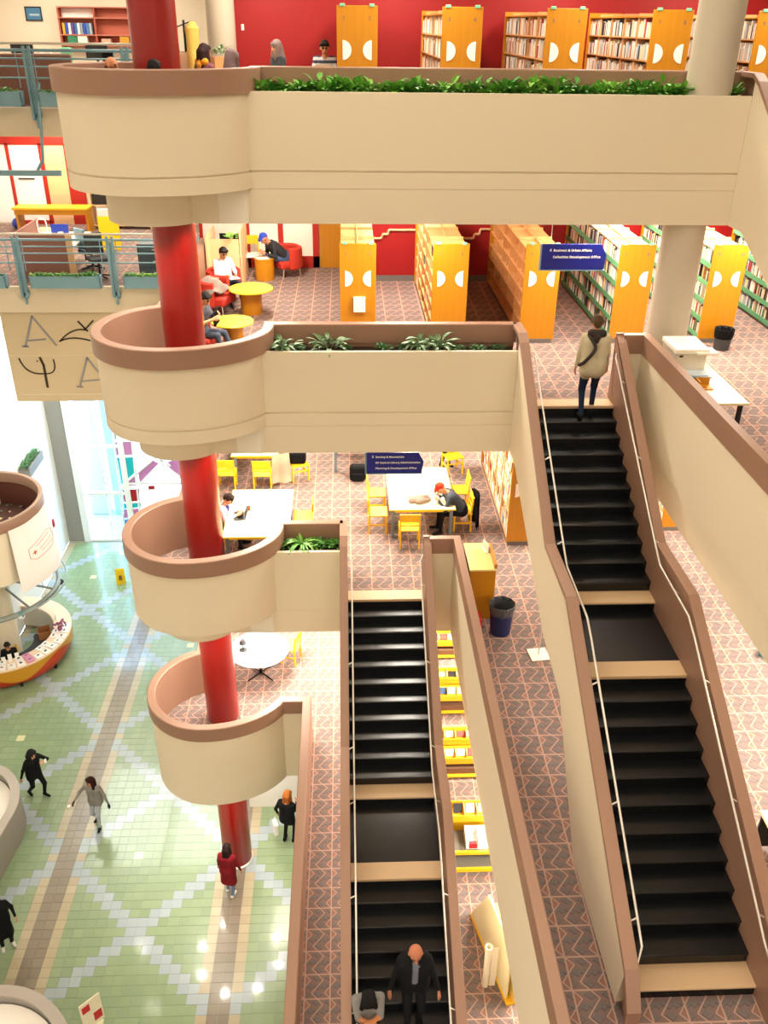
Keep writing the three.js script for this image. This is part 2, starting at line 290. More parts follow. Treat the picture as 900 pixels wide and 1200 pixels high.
struct('wall_back', [box(0.15, GROUND, -1.75, 8, LEVEL[2] - SOFFIT, -1.6)], MAT.white, 'low white ground-floor wall under the second floor', 'wall');
// letter board hung under the fourth-floor offices
{
  const g = structGroup('wall_letter', 'cream bulkhead with large painted letter shapes under the fourth floor offices', 'bulkhead');
  mesh('slab_edge', box(WALLX, 11.36, -6.69, XB - 0.02, 12.0, -6.58), MAT.cream, g);
  mesh('board', box(-5.78, 8.96, -6.85, XB - 0.02, 11.36, -6.7), M('#cdbd9b', 0.75), g);
  mesh('lower_moulding', box(-5.6, 9.14, -6.7, XB - 0.02, 9.165, -6.69), MAT.cream, g);
  mesh('upper_moulding', box(-5.78, 10.2, -6.7, XB - 0.02, 10.215, -6.693), MAT.cream, g);
  const stroke = (pts, m, w = 0.035) => mesh('letter_stroke', pts.slice(1).map((p, i) => { const a = pts[i], dx = p[0] - a[0], dy = p[1] - a[1], l = Math.hypot(dx, dy), b = new THREE.BoxGeometry(l + w * 0.5, w, 0.012); b.rotateZ(Math.atan2(dy, dx)); b.translate((a[0] + p[0]) / 2, (a[1] + p[1]) / 2, -6.692); return b; }), m, g);
  const lg = M('#8f8f92', 0.6), dk = M('#33261a', 0.6);
  for (const [ox, oy] of [[-5.28, 10.45], [-4.08, 9.36]]) {
    stroke([[ox - 0.02, oy], [ox + 0.28, oy + 0.78], [ox + 0.76, oy + 0.03]], lg, 0.05); stroke([[ox + 0.06, oy + 0.15], [ox + 0.52, oy + 0.19]], lg, 0.04); stroke([[ox - 0.09, oy], [ox + 0.05, oy]], lg, 0.05);
  }
  const q = (a, b, c) => { const o = []; for (let i = 0; i <= 8; i++) { const t = i / 8; o.push([(1 - t) ** 2 * a[0] + 2 * t * (1 - t) * b[0] + t * t * c[0], (1 - t) ** 2 * a[1] + 2 * t * (1 - t) * b[1] + t * t * c[1]]); } return o; };
  stroke(q([-5.52, 10.13], [-5.42, 9.68], [-4.98, 9.72]), dk, 0.035); stroke(q([-4.98, 9.72], [-4.58, 9.68], [-4.66, 10.1]), dk, 0.03); stroke([[-4.99, 10.15], [-4.93, 9.95], [-4.93, 9.35]], dk, 0.06); stroke([[-5.08, 10.06], [-5.06, 10.06]], dk, 0.03);
  stroke(q([-4.42, 10.58], [-4.05, 10.95], [-3.75, 10.88]), dk, 0.035); stroke([[-3.75, 10.88], [-3.5, 11.12]], dk, 0.04); stroke(q([-4.42, 10.58], [-4.1, 10.75], [-3.65, 10.6]), dk, 0.035); stroke([[-3.88, 11.1], [-3.68, 10.85]], dk, 0.045);
}
// fifth-floor slab edge facing left of the drum
struct('trim_1', box(WALLX, 15.4, -6.69, XB - 0.02, 16.0, -6.58), MAT.cream, 'cream slab edge under the fifth floor railing', 'fascia');
// pixel (900 x 1200 frame) to a point on a known plane
const AX = (() => { const f = V(0.04083008, -0.48695922, -0.87246984), u = V(0.00971578, 0.87335021, -0.48699591); return { f, u, r: f.clone().cross(u) }; })();
function at(px, py, o) {
  const d = AX.f.clone().addScaledVector(AX.r, (px - 450) / 1029.119).addScaledVector(AX.u, -(py - 600) / 1029.119);
  const t = o.y !== undefined ? (o.y - EYE.y) / d.y : o.z !== undefined ? (o.z - EYE.z) / d.z : (o.x - EYE.x) / d.x;
  return EYE.clone().addScaledVector(d, t);
}
// ---------- columns ----------
{
  const g = structGroup('red_column', 'tall glossy red round column passing through every floor', 'column');
  mesh('shaft', cyl(0.355, 24 - GROUND, 0, GROUND, 0, 64), MAT.red, g);
  mesh('base_ring', lathe([[0.355, 0], [0.385, 0], [0.385, 0.03], [0.355, 0.045]], 48).translate(0, GROUND, 0), MAT.steel, g);
  for (const n of [2, 3, 4, 5]) mesh('floor_collar', lathe([[0.355, 0], [0.375, 0], [0.375, 0.05], [0.355, 0.06]], 48).translate(0, LEVEL[n], 0), MAT.plinth, g);
  const w = structGroup('white_column', 'thick pale concrete round column rising through the planter end', 'column');
  for (const [y0, y1] of [[LEVEL[4], LEVEL[5] - SOFFIT], [LEVEL[5], 24], [LEVEL[3], LEVEL[4] - SOFFIT], [LEVEL[2], LEVEL[3] - SOFFIT]]) mesh('shaft', cyl(0.345, y1 - y0, 8.46, y0, 0.44, 48), MAT.concrete, w);
  const w2 = structGroup('white_column', 'pale speckled round column against the red wall', 'column');
  mesh('shaft', cyl(0.31, 3.2, 0.17, LEVEL[5], -7.0, 40), MAT.concrete, w2);
}
// ---------- stairs ----------
const stepGeo = (w) => prismX([[0, 0], [0, -RISE - 0.02], [0.03, -RISE - 0.02], [0.03, -0.05], [GOING + 0.0, -0.05], [GOING + 0.025, -0.036], [GOING + 0.03, -0.022], [GOING + 0.025, -0.008], [GOING + 0.012, 0]].map(([z, y]) => [z, y]), 0, w);
function staircase(n, label) {
  const k = PLAN[n], Y = LEVEL[n], w = k.xb - k.xa, s = thing('staircase', label, 'staircase', [0, 0, 0]);
  const sg = stepGeo(w), riser = box(0, -RISE - 0.01, 0, w, -0.03, 0.02);
  const put = (name, g, m, y, z) => { const o = mesh(name, g, m, s); o.position.set(k.xa, y, z); return o; };
  mesh('top_nosing', box(k.xa, Y - 0.05, ZTOP - 0.3, k.xb, Y + 0.006, ZTOP + 0.025, 0.01), MAT.nosing, s);
  put('riser', riser, MAT.rubber, Y, ZTOP - 0.005);
  for (let f = 0; f < 2; f++) for (let i = 1; i <= 11; i++) {
    const y = Y - 2 * f - i * RISE, z = (f ? ZLOW : ZTOP) + (i - 1) * GOING;
    const st = put('step', sg, i === 11 ? MAT.nosing : MAT.rubber, y, z);
    put('riser', riser, i === 11 ? MAT.rubber : MAT.rubber, y, z + GOING - 0.005);
  }
  mesh('landing', box(k.xa, Y - 2.15, ZLAND - 0.02, k.xb, Y - 2, ZLOW - 0.3), MAT.rubber, s);
  mesh('landing_nosing', box(k.xa, Y - 2.05, ZLOW - 0.3, k.xb, Y - 2 + 0.005, ZLOW + 0.025, 0.01), MAT.nosing, s);
  put('riser', riser, MAT.rubber, Y - 2, ZLOW - 0.005);
  // soffit under the flights
  const z0 = 0.8;
  const under = [[z0, -1.04], [1.35, -1.04], [4.5, -2.4], [5.75, -2.45], [7.9, -3.98], [8.9, -3.98], [ZLOW + 0.05, -2.34], [ZLAND, -2.2], [ZTOP, -0.4], [z0, -0.4]];
  mesh('soffit', prismX(under.map(([z, y]) => [z, Y + y]), k.xa + 0.001, k.xb - 0.001), MAT.cream, s);
  // balustrades
  const top = [[0.0, RIM], [0.72, RIM - 0.0], [0.95, RIM - 0.1], [4.1, -1.02], [5.5, -1.0], [9.45, -3.14]], ends = [[9.72, -3.5], [9.72, -3.96]];
  const off = (d) => top.map(([z, y], i) => [z, i === 0 ? y - d : y - d]);
  const topL = top.slice(1);
  for (const side of ['left', 'right']) {
    const xo = side === 'left' ? k.xo : k.xr, xi = side === 'left' ? k.xa : k.xb, sg2 = side === 'left' ? 1 : -1;
    const start = side === 'left' ? 0.12 : 0.78;
    const T0 = [[start, RIM], ...topL];
    const lo = (d) => T0.map(([z, y]) => [z, y - d]).reverse();
    const X = (a, b) => [Math.min(a, b), Math.max(a, b)];
    const S = (pts) => pts.map(([z, y]) => [z, Y + y]);
    const b = mesh('balustrade', prismX(S([...T0, [9.72, -3.5], [9.72, -3.75], ...lo(0.07)]), ...X(xo - sg2 * 0.012, xi), 0.006), MAT.brown, s);
    mesh('inner_panel', prismX(S([...lo(0.065).reverse(), [9.72, -3.6], [9.66, -3.985], [7.5, -3.985], [5.9, -2.7], [4.4, -2.3], [1.3, -0.9], [start, -0.9]]), ...X(xi - sg2 * 0.05, xi)), MAT.brown, b);
    const zA = side === 'left' ? 0.795 : 0.87;
    mesh('outer_panel', prismX(S([[zA, RIM - 0.075], [0.95, RIM - 0.17], [4.1, -1.085], [5.5, -1.065], [9.45, -3.205], [9.36, -3.86], [7.35, -3.95], [5.8, -2.5], [4.55, -2.36], [1.35, -SOFFIT], [zA, -SOFFIT]]), ...X(xo + sg2 * 0.004, xi - sg2 * 0.05)), MAT.cream, b);
    // handrail on brackets
    const hx = xi + sg2 * 0.075, H = [[0.98, 0.94], [1.1, 0.9], [4.55, -1.12], [5.85, -1.14], [9.2, -3.02], [9.36, -3.14], [9.38, -3.24]];
    const rail = mesh('handrail', tube([[xi + sg2 * 0.01, Y + 0.86, 0.97], [hx, Y + H[0][1], H[0][0]], ...H.slice(1).map(([z, y]) => [hx, Y + y, z]), [xi + sg2 * 0.01, Y - 3.27, 9.37]], 0.0145, 8), MAT.steel, s);
    for (const [z, y] of [[1.6, 0.607], [2.9, -0.155], [4.2, -0.915], [5.2, -1.13], [6.6, -1.56], [7.9, -2.29], [9.0, -2.91]]) mesh('bracket', rod([hx, Y + y, z], [xi, Y + y - 0.05, z], 0.011, 6), MAT.steel, rail);
  }
  return s;
}
staircase(3, 'black rubber staircase with two people on it, rising from the second to the third floor');
staircase(4, 'black rubber staircase climbed by the man in a beige jacket, rising to the fourth floor');
staircase(5, 'staircase rising to the fifth floor, its cream side wall at the long planter end');

// ---------- entrance windows (far wall, ground floor) ----------
{
  const Z = ZFAR, P2 = (x, y) => { const p = at(x, y, { z: Z }); return [p.x, p.y]; };
  const w1 = structGroup('window_1', 'tall entrance window with white frame and two cross bars', 'window');
  const x0 = -7.72, x1 = -5.72, yb = GROUND, yt = 6.2;
  mesh('frame', [box(x0, yb, Z - 0.12, x0 + 0.26, yt, Z + 0.1), box(x1 - 0.16, yb, Z - 0.1, x1, yt, Z + 0.06), box(x0, yt - 0.12, Z - 0.1, x1, yt, Z + 0.06), box(x0 + 0.2, yb, Z - 0.1, x1, yb + 0.1, Z + 0.06)], MAT.frameWhite, w1);
  for (const y of [1.52, 3.55]) mesh('cross_bar', box(x0 + 0.2, y - 0.06, Z - 0.06, x1 - 0.1, y + 0.06, Z + 0.05), MAT.frameWhite, w1);
  mesh('mullion', box(-6.62, yb, Z - 0.04, -6.56, yt, Z + 0.03), MAT.frameWhite, w1);
  for (const [a, b] of [[yb + 0.1, 1.46], [1.58, 3.49], [3.61, yt - 0.12]]) for (const [u, v] of [[x0 + 0.26, -6.62], [-6.56, x1 - 0.16]]) mesh('pane', box(u, a, Z - 0.02, v, b, Z - 0.008), MAT.glass, w1);
  struct('wall_pier', box(WALLX, GROUND, Z - 0.4, x0, 6.2, Z + 0.03), MAT.stone, 'grey stone pier between white wall and entrance window', 'pier');
  const w2 = structGroup('window_2', 'decorated window wall of pink, turquoise and red panes between white bars', 'window');
  const X2 = -1.2, frost = P('#f4f8fa', 0.9, { transmission: 0.55, thickness: 0 });
  const hue = { pink: P('#c88ab8', 0.5, { transmission: 0.3 }), teal: P('#08c4cc', 0.5, { transmission: 0.3 }), red: P('#a8061c', 0.5, { transmission: 0.15 }), blue: P('#3c9fd0', 0.5, { transmission: 0.3 }) };
  for (let i = 0; i < 4; i++) for (const [a, b] of [[yb + 0.08, 1.9], [1.98, 4.0], [4.08, 6.1]]) { const u = x1 + 0.05 + i * 1.12; mesh('pane', box(u, a, Z - 0.03, u + 1.06, b, Z - 0.015), frost, w2); }
  const zf = (o) => `${o}`, poly = (pts, m) => mesh('pane', prism(pts.map(([a, b]) => P2(60 + a / 5.294, 460 + b / 5.294)), Z - 0.012, Z + 0.004), m, w2);
  poly([[380, 240], [470, 240], [478, 285], [388, 290]], hue.teal); poly([[398, 310], [498, 305], [508, 385], [408, 390]], hue.pink);
  poly([[410, 408], [515, 402], [525, 490], [440, 572]], hue.teal); poly([[447, 582], [528, 507], [536, 575]], hue.pink);
  poly([[540, 492], [620, 415], [668, 440], [548, 562]], hue.pink); poly([[703, 440], [800, 400], [860, 470], [860, 560], [800, 522]], hue.pink);
  poly([[440, 606], [545, 599], [550, 672], [455, 679]], hue.red); poly([[450, 694], [555, 686], [556, 712], [455, 720]], hue.teal);
  poly([[452, 726], [556, 718], [556, 745], [520, 760], [452, 782]], hue.pink); poly([[455, 790], [556, 770], [556, 840], [455, 845]], hue.blue); poly([[602, 580], [640, 578], [642, 600], [604, 602]], hue.red);
  poly([[665, 405], [695, 405], [697, 428], [685, 432]], hue.red); poly([[560, 200], [700, 200], [700, 300], [640, 330]], hue.teal);
  const bar = (a, b, r = 0.045) => { const p = P2(60 + a[0] / 5.294, 460 + a[1] / 5.294), q = P2(60 + b[0] / 5.294, 460 + b[1] / 5.294); mesh('glazing_bar', rod([p[0], p[1], Z + 0.01], [q[0], q[1], Z + 0.01], r, 6), MAT.frameWhite, w2); };
  bar([385, 250], [450, 800]); bar([500, 290], [556, 800]); bar([390, 298], [520, 292]); bar([405, 398], [520, 392]); bar([435, 592], [548, 585]); bar([450, 684], [556, 678]); bar([435, 580], [690, 370]); bar([540, 575], [690, 445]); bar([690, 445], [810, 530]); bar([640, 380], [740, 455]);
  bar([550, 604], [830, 600], 0.02); bar([568, 604], [585, 690], 0.02); bar([605, 604], [615, 690], 0.02);
  mesh('frame', [box(x1, yb, Z - 0.08, x1 + 0.06, 6.2, Z + 0.05), box(x1, 6.1, Z - 0.08, X2, 6.2, Z + 0.05), box(x1, yb, Z - 0.08, X2, yb + 0.08, Z + 0.05), box(x1, 1.9, Z - 0.06, X2, 1.98, Z + 0.02), box(x1, 4.0, Z - 0.06, X2, 4.08, Z + 0.02)], MAT.frameWhite, w2);
}
{ const ex = structGroup('pillar_outside', 'grey and pale blue pillars outside the entrance window', 'pillars'); mesh('grey_pillar', box(-8.0, GROUND, -18.4, -7.3, 7, -17.8), M('#a3a09a', 0.8), ex); mesh('blue_pillar', box(-7.0, GROUND, -18.2, -6.55, 7, -17.8), M('#8fb2d6', 0.7), ex); mesh('outer_bench', box(-6.3, GROUND, -17.4, -5.2, GROUND + 0.5, -16.8), M('#cfdbe2', 0.7), ex); }
// small fittings on the white wall
solid('fire_alarm', 'tiny red alarm box on the white wall near the entrance', 'alarm', box(0, -0.15, -0.06, 0.05, 0.15, 0.06, 0.01), MAT.redPrint, [WALLX, 1.0, -14.2]);

// ---------- railings with plant boxes (fourth and fifth floor offices) ----------
function railing(n, posts, label) {
  const Y = LEVEL[n], z = -6.5, t = thing('metal_railing', label, 'railing', [0, Y, z]);
  for (const x of posts) { const p = mesh('post', [box(x - 0.09, -0.25, -0.04, x - 0.03, 1.22, 0.02, 0.006), box(x + 0.03, -0.25, -0.04, x + 0.09, 1.22, 0.02, 0.006)], MAT.blueSteel, t); mesh('bracket', [box(x - 0.02, -0.42, -0.08, x + 0.02, 1.1, 0.0), box(x - 0.1, -0.2, -0.08, x + 0.1, -0.12, 0)], MAT.blueSteel, p); }
  mesh('top_rail', rod([WALLX, 1.27, -0.02], [XB - 0.1, 1.27, -0.02], 0.026, 10), MAT.steel, t);
  for (const y of [1.14, 0.98, 0.82, 0.6]) mesh('rail', rod([WALLX, y, -0.01], [XB - 0.1, y, -0.01], y > 1.1 ? 0.03 : 0.018, 8), MAT.blueSteel, t);
  for (let i = 0; i + 1 < posts.length; i++) mesh('baluster', [rod([posts[i] + 0.14, 0.4, 0], [posts[i] + 0.14, 1.14, 0], 0.012, 6), rod([posts[i + 1] - 0.24, 0.4, 0], [posts[i + 1] - 0.24, 1.14, 0], 0.012, 6)], MAT.blueSteel, t);
}
railing(4, [-7.2, -5.0, -2.78, -0.75], 'blue-grey metal railing with plant boxes along the fourth floor offices');
railing(5, [-6.1, -4.0, -1.9], 'blue-grey metal railing along the fifth floor offices');
function trough(x0, x1, Y, n) {
  const t = thing('plant_box', `long blue-grey metal plant box hung outside the ${LNAME[n]} floor railing`, 'planter', [0, Y, -6.32], 0, `plant boxes on the ${LNAME[n]} floor railing`);
  const o = [[0.13, 0.32], [0.1, 0.02], [-0.1, 0.02], [-0.13, 0.32], [-0.11, 0.32], [-0.085, 0.04], [0.085, 0.04], [0.11, 0.32]];
  mesh('body', prismX(o.map(([a, b]) => [a, b]), x0, x1), MAT.blueSteel, t);
  mesh('end_plate', [prismX([[0.13, 0.32], [0.1, 0.02], [-0.1, 0.02], [-0.13, 0.32]], x0, x0 + 0.02), prismX([[0.13, 0.32], [0.1, 0.02], [-0.1, 0.02], [-0.13, 0.32]], x1 - 0.02, x1)], MAT.blueSteel, t);
  mesh('soil', box(x0 + 0.03, 0.2, -0.1, x1 - 0.03, 0.26, 0.1), MAT.soil, t);
}
const TROUGHS = [[-7.0, -5.3, 4], [-4.72, -3.05, 4], [-2.5, -0.95, 4], [-5.85, -4.18, 5], [-3.8, -2.1, 5]];
for (const [a, b, n] of TROUGHS) trough(a, b, LEVEL[n] + 0.03, n);
{ // pipe rail hung below the fifth floor railing
  const t = thing('hanging_pipe', 'bent grey pipe hanging from the fifth floor railing to a horizontal bar', 'pipe', [0, 0, -6.2]);
  mesh('drop_pipe', tube([[-3.82, 16.5, -0.25], [-3.83, 16.1, 0], [-3.85, 15.6, 0], [-3.93, 14.95, 0], [-4.08, 14.75, 0], [-4.1, 14.68, 0]], 0.035, 8), MAT.blueSteel, t);
  mesh('cross_pipe', box(WALLX, 14.62, -0.04, -3.56, 14.74, 0.04, 0.02), MAT.blueSteel, t);
}
// ---------- back walls of the fourth and fifth floors ----------
{
  const Y4 = LEVEL[4], H4 = LEVEL[5] - SOFFIT, Z = -8.6;
  struct('wall_back', box(3.0, Y4, -7.35, 15, H4, -7.2), MAT.redWall, 'deep red wall behind the fourth floor bookcases', 'wall');
  struct('baseboard_back', box(3.0, Y4, -7.2, 15, Y4 + 0.14, -7.17), MAT.plinth, 'grey baseboard of the red wall', 'baseboard');
  struct('wall_back', [box(XB, Y4, Z - 0.15, 3.0, H4, Z), box(2.9, Y4, Z, 3.0, H4, -7.2)], MAT.cream, 'cream wall behind the fourth floor reading tables', 'wall');
  const X = (px) => at(px, 295, { z: Z }).x;
  const w = structGroup('window_3', 'bright white glazed panels in broad red frames behind the reading tables', 'window');
  const bright = M('#fbf4e4', 0.35);
  const xs = [[X(240), X(289)], [X(294), X(327)], [X(333), X(367)]];
  for (const [a, b] of xs) mesh('pane', box(a, Y4 + 0.3, Z, b, H4 - 0.05, Z + 0.02), bright, w);
  mesh('frame', [box(X(236), Y4, Z, X(374), Y4 + 0.3, Z + 0.06), ...[[236, 240], [289, 294], [327, 333], [367, 374]].map(([a, b]) => box(X(a), Y4, Z, X(b), H4, Z + 0.06))], MAT.redFrame, w);
  const d = structGroup('door_1', 'plain orange wooden door beside the red window frames', 'door');
  mesh('leaf', box(X(375), Y4, Z, 2.88, Y4 + 2.3, Z + 0.05), MAT.orange, d); mesh('handle', rod([2.72, Y4 + 1.05, Z + 0.09], [2.86, Y4 + 1.05, Z + 0.09], 0.015), MAT.steel, d);
  // pale stepped cable trunking along the red wall
  const tr = structGroup('trim_2', 'pale stepped trunking running along the red wall', 'trunking');
  const seg = (pts) => { for (let i = 1; i < pts.length; i++) { const p = at(...pts[i - 1], { z: -6.9 }), q = at(...pts[i], { z: -6.9 }); mesh('trunking', rod([p.x, p.y, -7.16], [q.x, q.y, -7.16], 0.03, 6), MAT.oakPale, tr); } };
  seg([[434, 282], [447, 282], [449, 277], [455, 277], [456, 272], [498, 272], [500, 280], [512, 284]]); seg([[543, 282], [556, 282], [558, 277], [563, 277], [565, 271], [612, 272]]);
  // left part: offices on the fourth floor, glazed doors in red frames
  const Zd = -14.2, XD = (px, py) => at(px, py, { z: Zd }).x;
  struct('wall_back', box(WALLX, Y4, -14.5, XB, LEVEL[5] - 0.6, Zd), MAT.cream, 'cream wall behind the fourth floor offices', 'wall');
  const dd = structGroup('door_2', 'red-framed glazed doors behind the office desks', 'door');
  const L = (a, b, y0, y1, m, z = 0.04, nm = 'frame') => mesh(nm, box(a, y0, Zd, b, y1, Zd + z), m, dd);
  L(-8.5, -5.55, 14.35, 14.75, MAT.redFrame); L(-6.55, -6.42, Y4, 14.4, MAT.redFrame); L(-7.55, -7.45, Y4, 14.4, MAT.redFrame); L(-5.78, -5.5, Y4, 14.4, MAT.redFrame); L(-7.5, -6.5, Y4, Y4 + 0.12, MAT.redFrame); L(-5.5, -5.3, Y4, 13.9, MAT.redFrame);
  L(-7.45, -6.55, Y4 + 0.12, 14.35, M('#fdfbf6', 0.3), 0.02, 'pane'); L(-8.45, -7.55, Y4 + 0.05, 14.35, M('#fdfbf6', 0.3), 0.02, 'pane'); L(-6.42, -5.78, Y4 + 0.9, 14.35, M('#d8c48e', 0.5), 0.02, 'pane'); L(-6.42, -5.78, Y4, Y4 + 0.9, MAT.oakPale, 0.025, 'kick_panel');
  L(-7.3, -6.8, 13.35, 13.39, MAT.dark, 0.05, 'handle');
  const Y5 = LEVEL[5];
  struct('wall_back', box(0.45, Y5, -7.35, 15, 19.2, -7.2), MAT.redWall, 'deep red wall behind the fifth floor bookcases', 'wall');
  struct('wall_back', [box(WALLX, Y5, -15.9, 0.45, 19.2, -15.5), box(0.45, Y5, -15.5, 0.6, 19.2, -7.3)], MAT.cream, 'cream wall behind the fifth floor offices', 'wall');
}
// ---------- ground floor tiles ----------
{
  const t = 4.27 / 18, g = new THREE.BoxGeometry(t - 0.006, 0.012, t - 0.006); g.translate(0, -0.006, 0);
  const kinds = { green: ['#859872', '#819570', '#889b75', '#839671'], blue: ['#9da8ad', '#9aa6ab', '#a1acb0'], tan: ['#aea083', '#ab9d80', '#b1a487'], brown: ['#827564', '#7f7261', '#857968'], pale: ['#d4cda0'] };
  const mats = {}; for (const k in kinds) mats[k] = kinds[k].map((c) => P(c, 0.28, { clearcoat: 0.5, clearcoatRoughness: 0.08 }));
  const mod = (a) => ((a % 18) + 18) % 18, list = [];
  for (let i = Math.ceil(WALLX / t); i < 12; i++) for (let j = Math.ceil((ZFAR + 0.1) / t); j < 45; j++) {
    const x = (i + 0.5) * t, z = (j + 0.5) * t; if (x > 1.95 && z > -1 || z > 9.5) continue;
    const a = mod(i), b = mod(j); let k = 'green';
    const d = mod(a - b), e = mod(a + b + 1);
    if (a === 17 || a === 0) k = 'brown'; else if (d <= 1 || e <= 0 || e === 17) k = 'blue'; else if (a === 16 || a === 1) k = 'tan'; else if (a === 7 && b === 17) k = 'pale';
    list.push({ x, z, k, v: Math.floor(rnd() * kinds[k].length), tilt: [R(-1, 1) * 0.0012, R(-1, 1) * 0.0012] });
  }
  const v = V(0, 0, 0), score = (o) => {
    v.set(o.x, GROUND, o.z).sub(EYE); const dz = v.dot(AX.f), px = 450 + 1029 * v.dot(AX.r) / dz, py = 600 - 1029 * v.dot(AX.u) / dz;
    return (px > 4 && px < 340 && py < 1196 && o.x < 1.75 && !(px < 40 && py > 890) ? 0 : 1000) + v.length();
  };
  list.forEach((o) => { o.s = score(o); }); list.sort((p, q) => p.s - q.s);
  list.slice(0, 300).forEach((o, n) => { const m = mesh(n ? 'tile_' + String(n).padStart(3, '0') : 'tile', g, mats[o.k][o.v], groundFloor); m.position.set(o.x, GROUND, o.z); m.rotation.set(o.tilt[0], 0, o.tilt[1]); });
  const rest = list.slice(300), im = new THREE.InstancedMesh(g, P('#ffffff', 0.28, { clearcoat: 0.5, clearcoatRoughness: 0.08 }), rest.length), dm = new THREE.Object3D(), c = new THREE.Color();
  rest.forEach((o, n) => { dm.position.set(o.x, GROUND, o.z); dm.rotation.set(o.tilt[0], 0, o.tilt[1]); dm.updateMatrix(); im.setMatrixAt(n, dm.matrix); im.setColorAt(n, c.set(kinds[o.k][o.v])); });
  im.name = 'tiles'; im.userData.kind = 'stuff'; im.receiveShadow = true; groundFloor.add(im);
}
// ---------- hanging signs ----------
const font = await new FontLoader().loadAsync('fonts/droid/droid_sans_bold.typeface.json');
const text = (s, size, depth = 0.003) => new TextGeometry(s, { font, size, depth, curveSegments: 3, bevelEnabled: false });
function hangingSign(x, y, z, w, h, lines, label, ceil) {
  const t = thing('hanging_sign', label, 'sign', [x, y, z]);
  mesh('board', prism([[0, 0], [w - 0.03, 0], [w, h * 0.56], [w - 0.11, h], [0, h]], -0.015, 0.015), MAT.navy, t);
  mesh('edge', [box(-0.03, -0.015, -0.02, 0, h, 0.02), box(0, -0.02, -0.02, w, 0, 0.02)], MAT.blueSteel, t);
  lines.forEach(([s, dx, dy, size]) => { const g = text(s, size); g.translate(dx, dy, 0.0155); mesh('lettering', g, MAT.signWhite, t); });
  for (const a of [0.15, w - 0.2]) mesh('hanger', rod([a, h - 0.01, 0], [a, ceil - y, 0], 0.006, 6), MAT.steel, t);
}
hangingSign(6.44, 13.8, -1.0, 1.2, 0.46, [['4', 0.14, 0.33, 0.05], ['Business & Urban Affairs', 0.21, 0.33, 0.043], ['Collection Development Office', 0.21, 0.21, 0.043]], 'navy hanging sign reading Business and Urban Affairs, beside the numbered bookcases', LEVEL[5] - SOFFIT);
hangingSign(3.22, 10.13, 0.0, 1.1, 0.44, [['3', 0.1, 0.33, 0.05], ['Society & Recreation', 0.17, 0.33, 0.04], ['NY Central Library Administration', 0.17, 0.21, 0.038], ['Planning & Development Office', 0.17, 0.09, 0.038]], 'navy hanging sign reading Society and Recreation, above the white study table', LEVEL[4] - SOFFIT);
hangingSign(4.0, 14.3, -4.5, 0.95, 0.4, [], 'navy hanging sign high above the red wall, mostly behind the fifth floor planter', LEVEL[5] - SOFFIT);

for (const a of [0.12, 0.52]) solid('sign_strip', 'white lettering strip on the half hidden navy sign', 'sign strip', box(a, 0.06, 0.016, a + 0.34, 0.14, 0.02), MAT.signWhite, [4.0, 14.3, -4.5], 0, 'white strips of the half hidden sign');
// ---------- bookcases ----------
const ONE = new THREE.BoxGeometry(1, 1, 1);
const spine = { white: ['#f1ede3', '#e8e2d3'], cream: ['#ddcfae'], 'pale blue': ['#a9bac6'], red: ['#a83a30'], 'dark brown': ['#45332b'], black: ['#232226'], green: ['#4c7d5c'], blue: ['#3c5d93'], grey: ['#8d8b86'], tan: ['#b98d5c'] };
const spineMat = {}; for (const k in spine) spineMat[k] = spine[k].map((c) => M(c, 0.6));
const mixes = { pale: ['white', 'white', 'white', 'white', 'white', 'white', 'cream', 'cream', 'pale blue', 'red', 'black', 'tan'], mixed: ['white', 'white', 'white', 'white', 'cream', 'cream', 'pale blue', 'grey', 'dark brown', 'dark brown', 'black', 'green', 'tan', 'pale blue', 'red'] };
const BOOKS = [];
function shelfBooks(x, y, z0, z1, mix, density, where, hmax, face = -1) {   // spines face -x (face -1) at plane x
  let z = z0;
  while (z < z1) {
    const w = R(0.028, 0.06), h = Math.min(hmax, R(0.2, 0.3)), d = R(0.16, 0.22);
    if (rnd() < density) BOOKS.push({ x: x - face * (d / 2 + R(0, 0.03)), y: y + h / 2 + 0.002, z: z + w / 2, w, h, d, tilt: rnd() < 0.06 ? R(-0.15, 0.15) : 0, k: pick(mixes[mix]), where }); else z += R(0, 0.1);
    z += w + 0.002;
  }
}
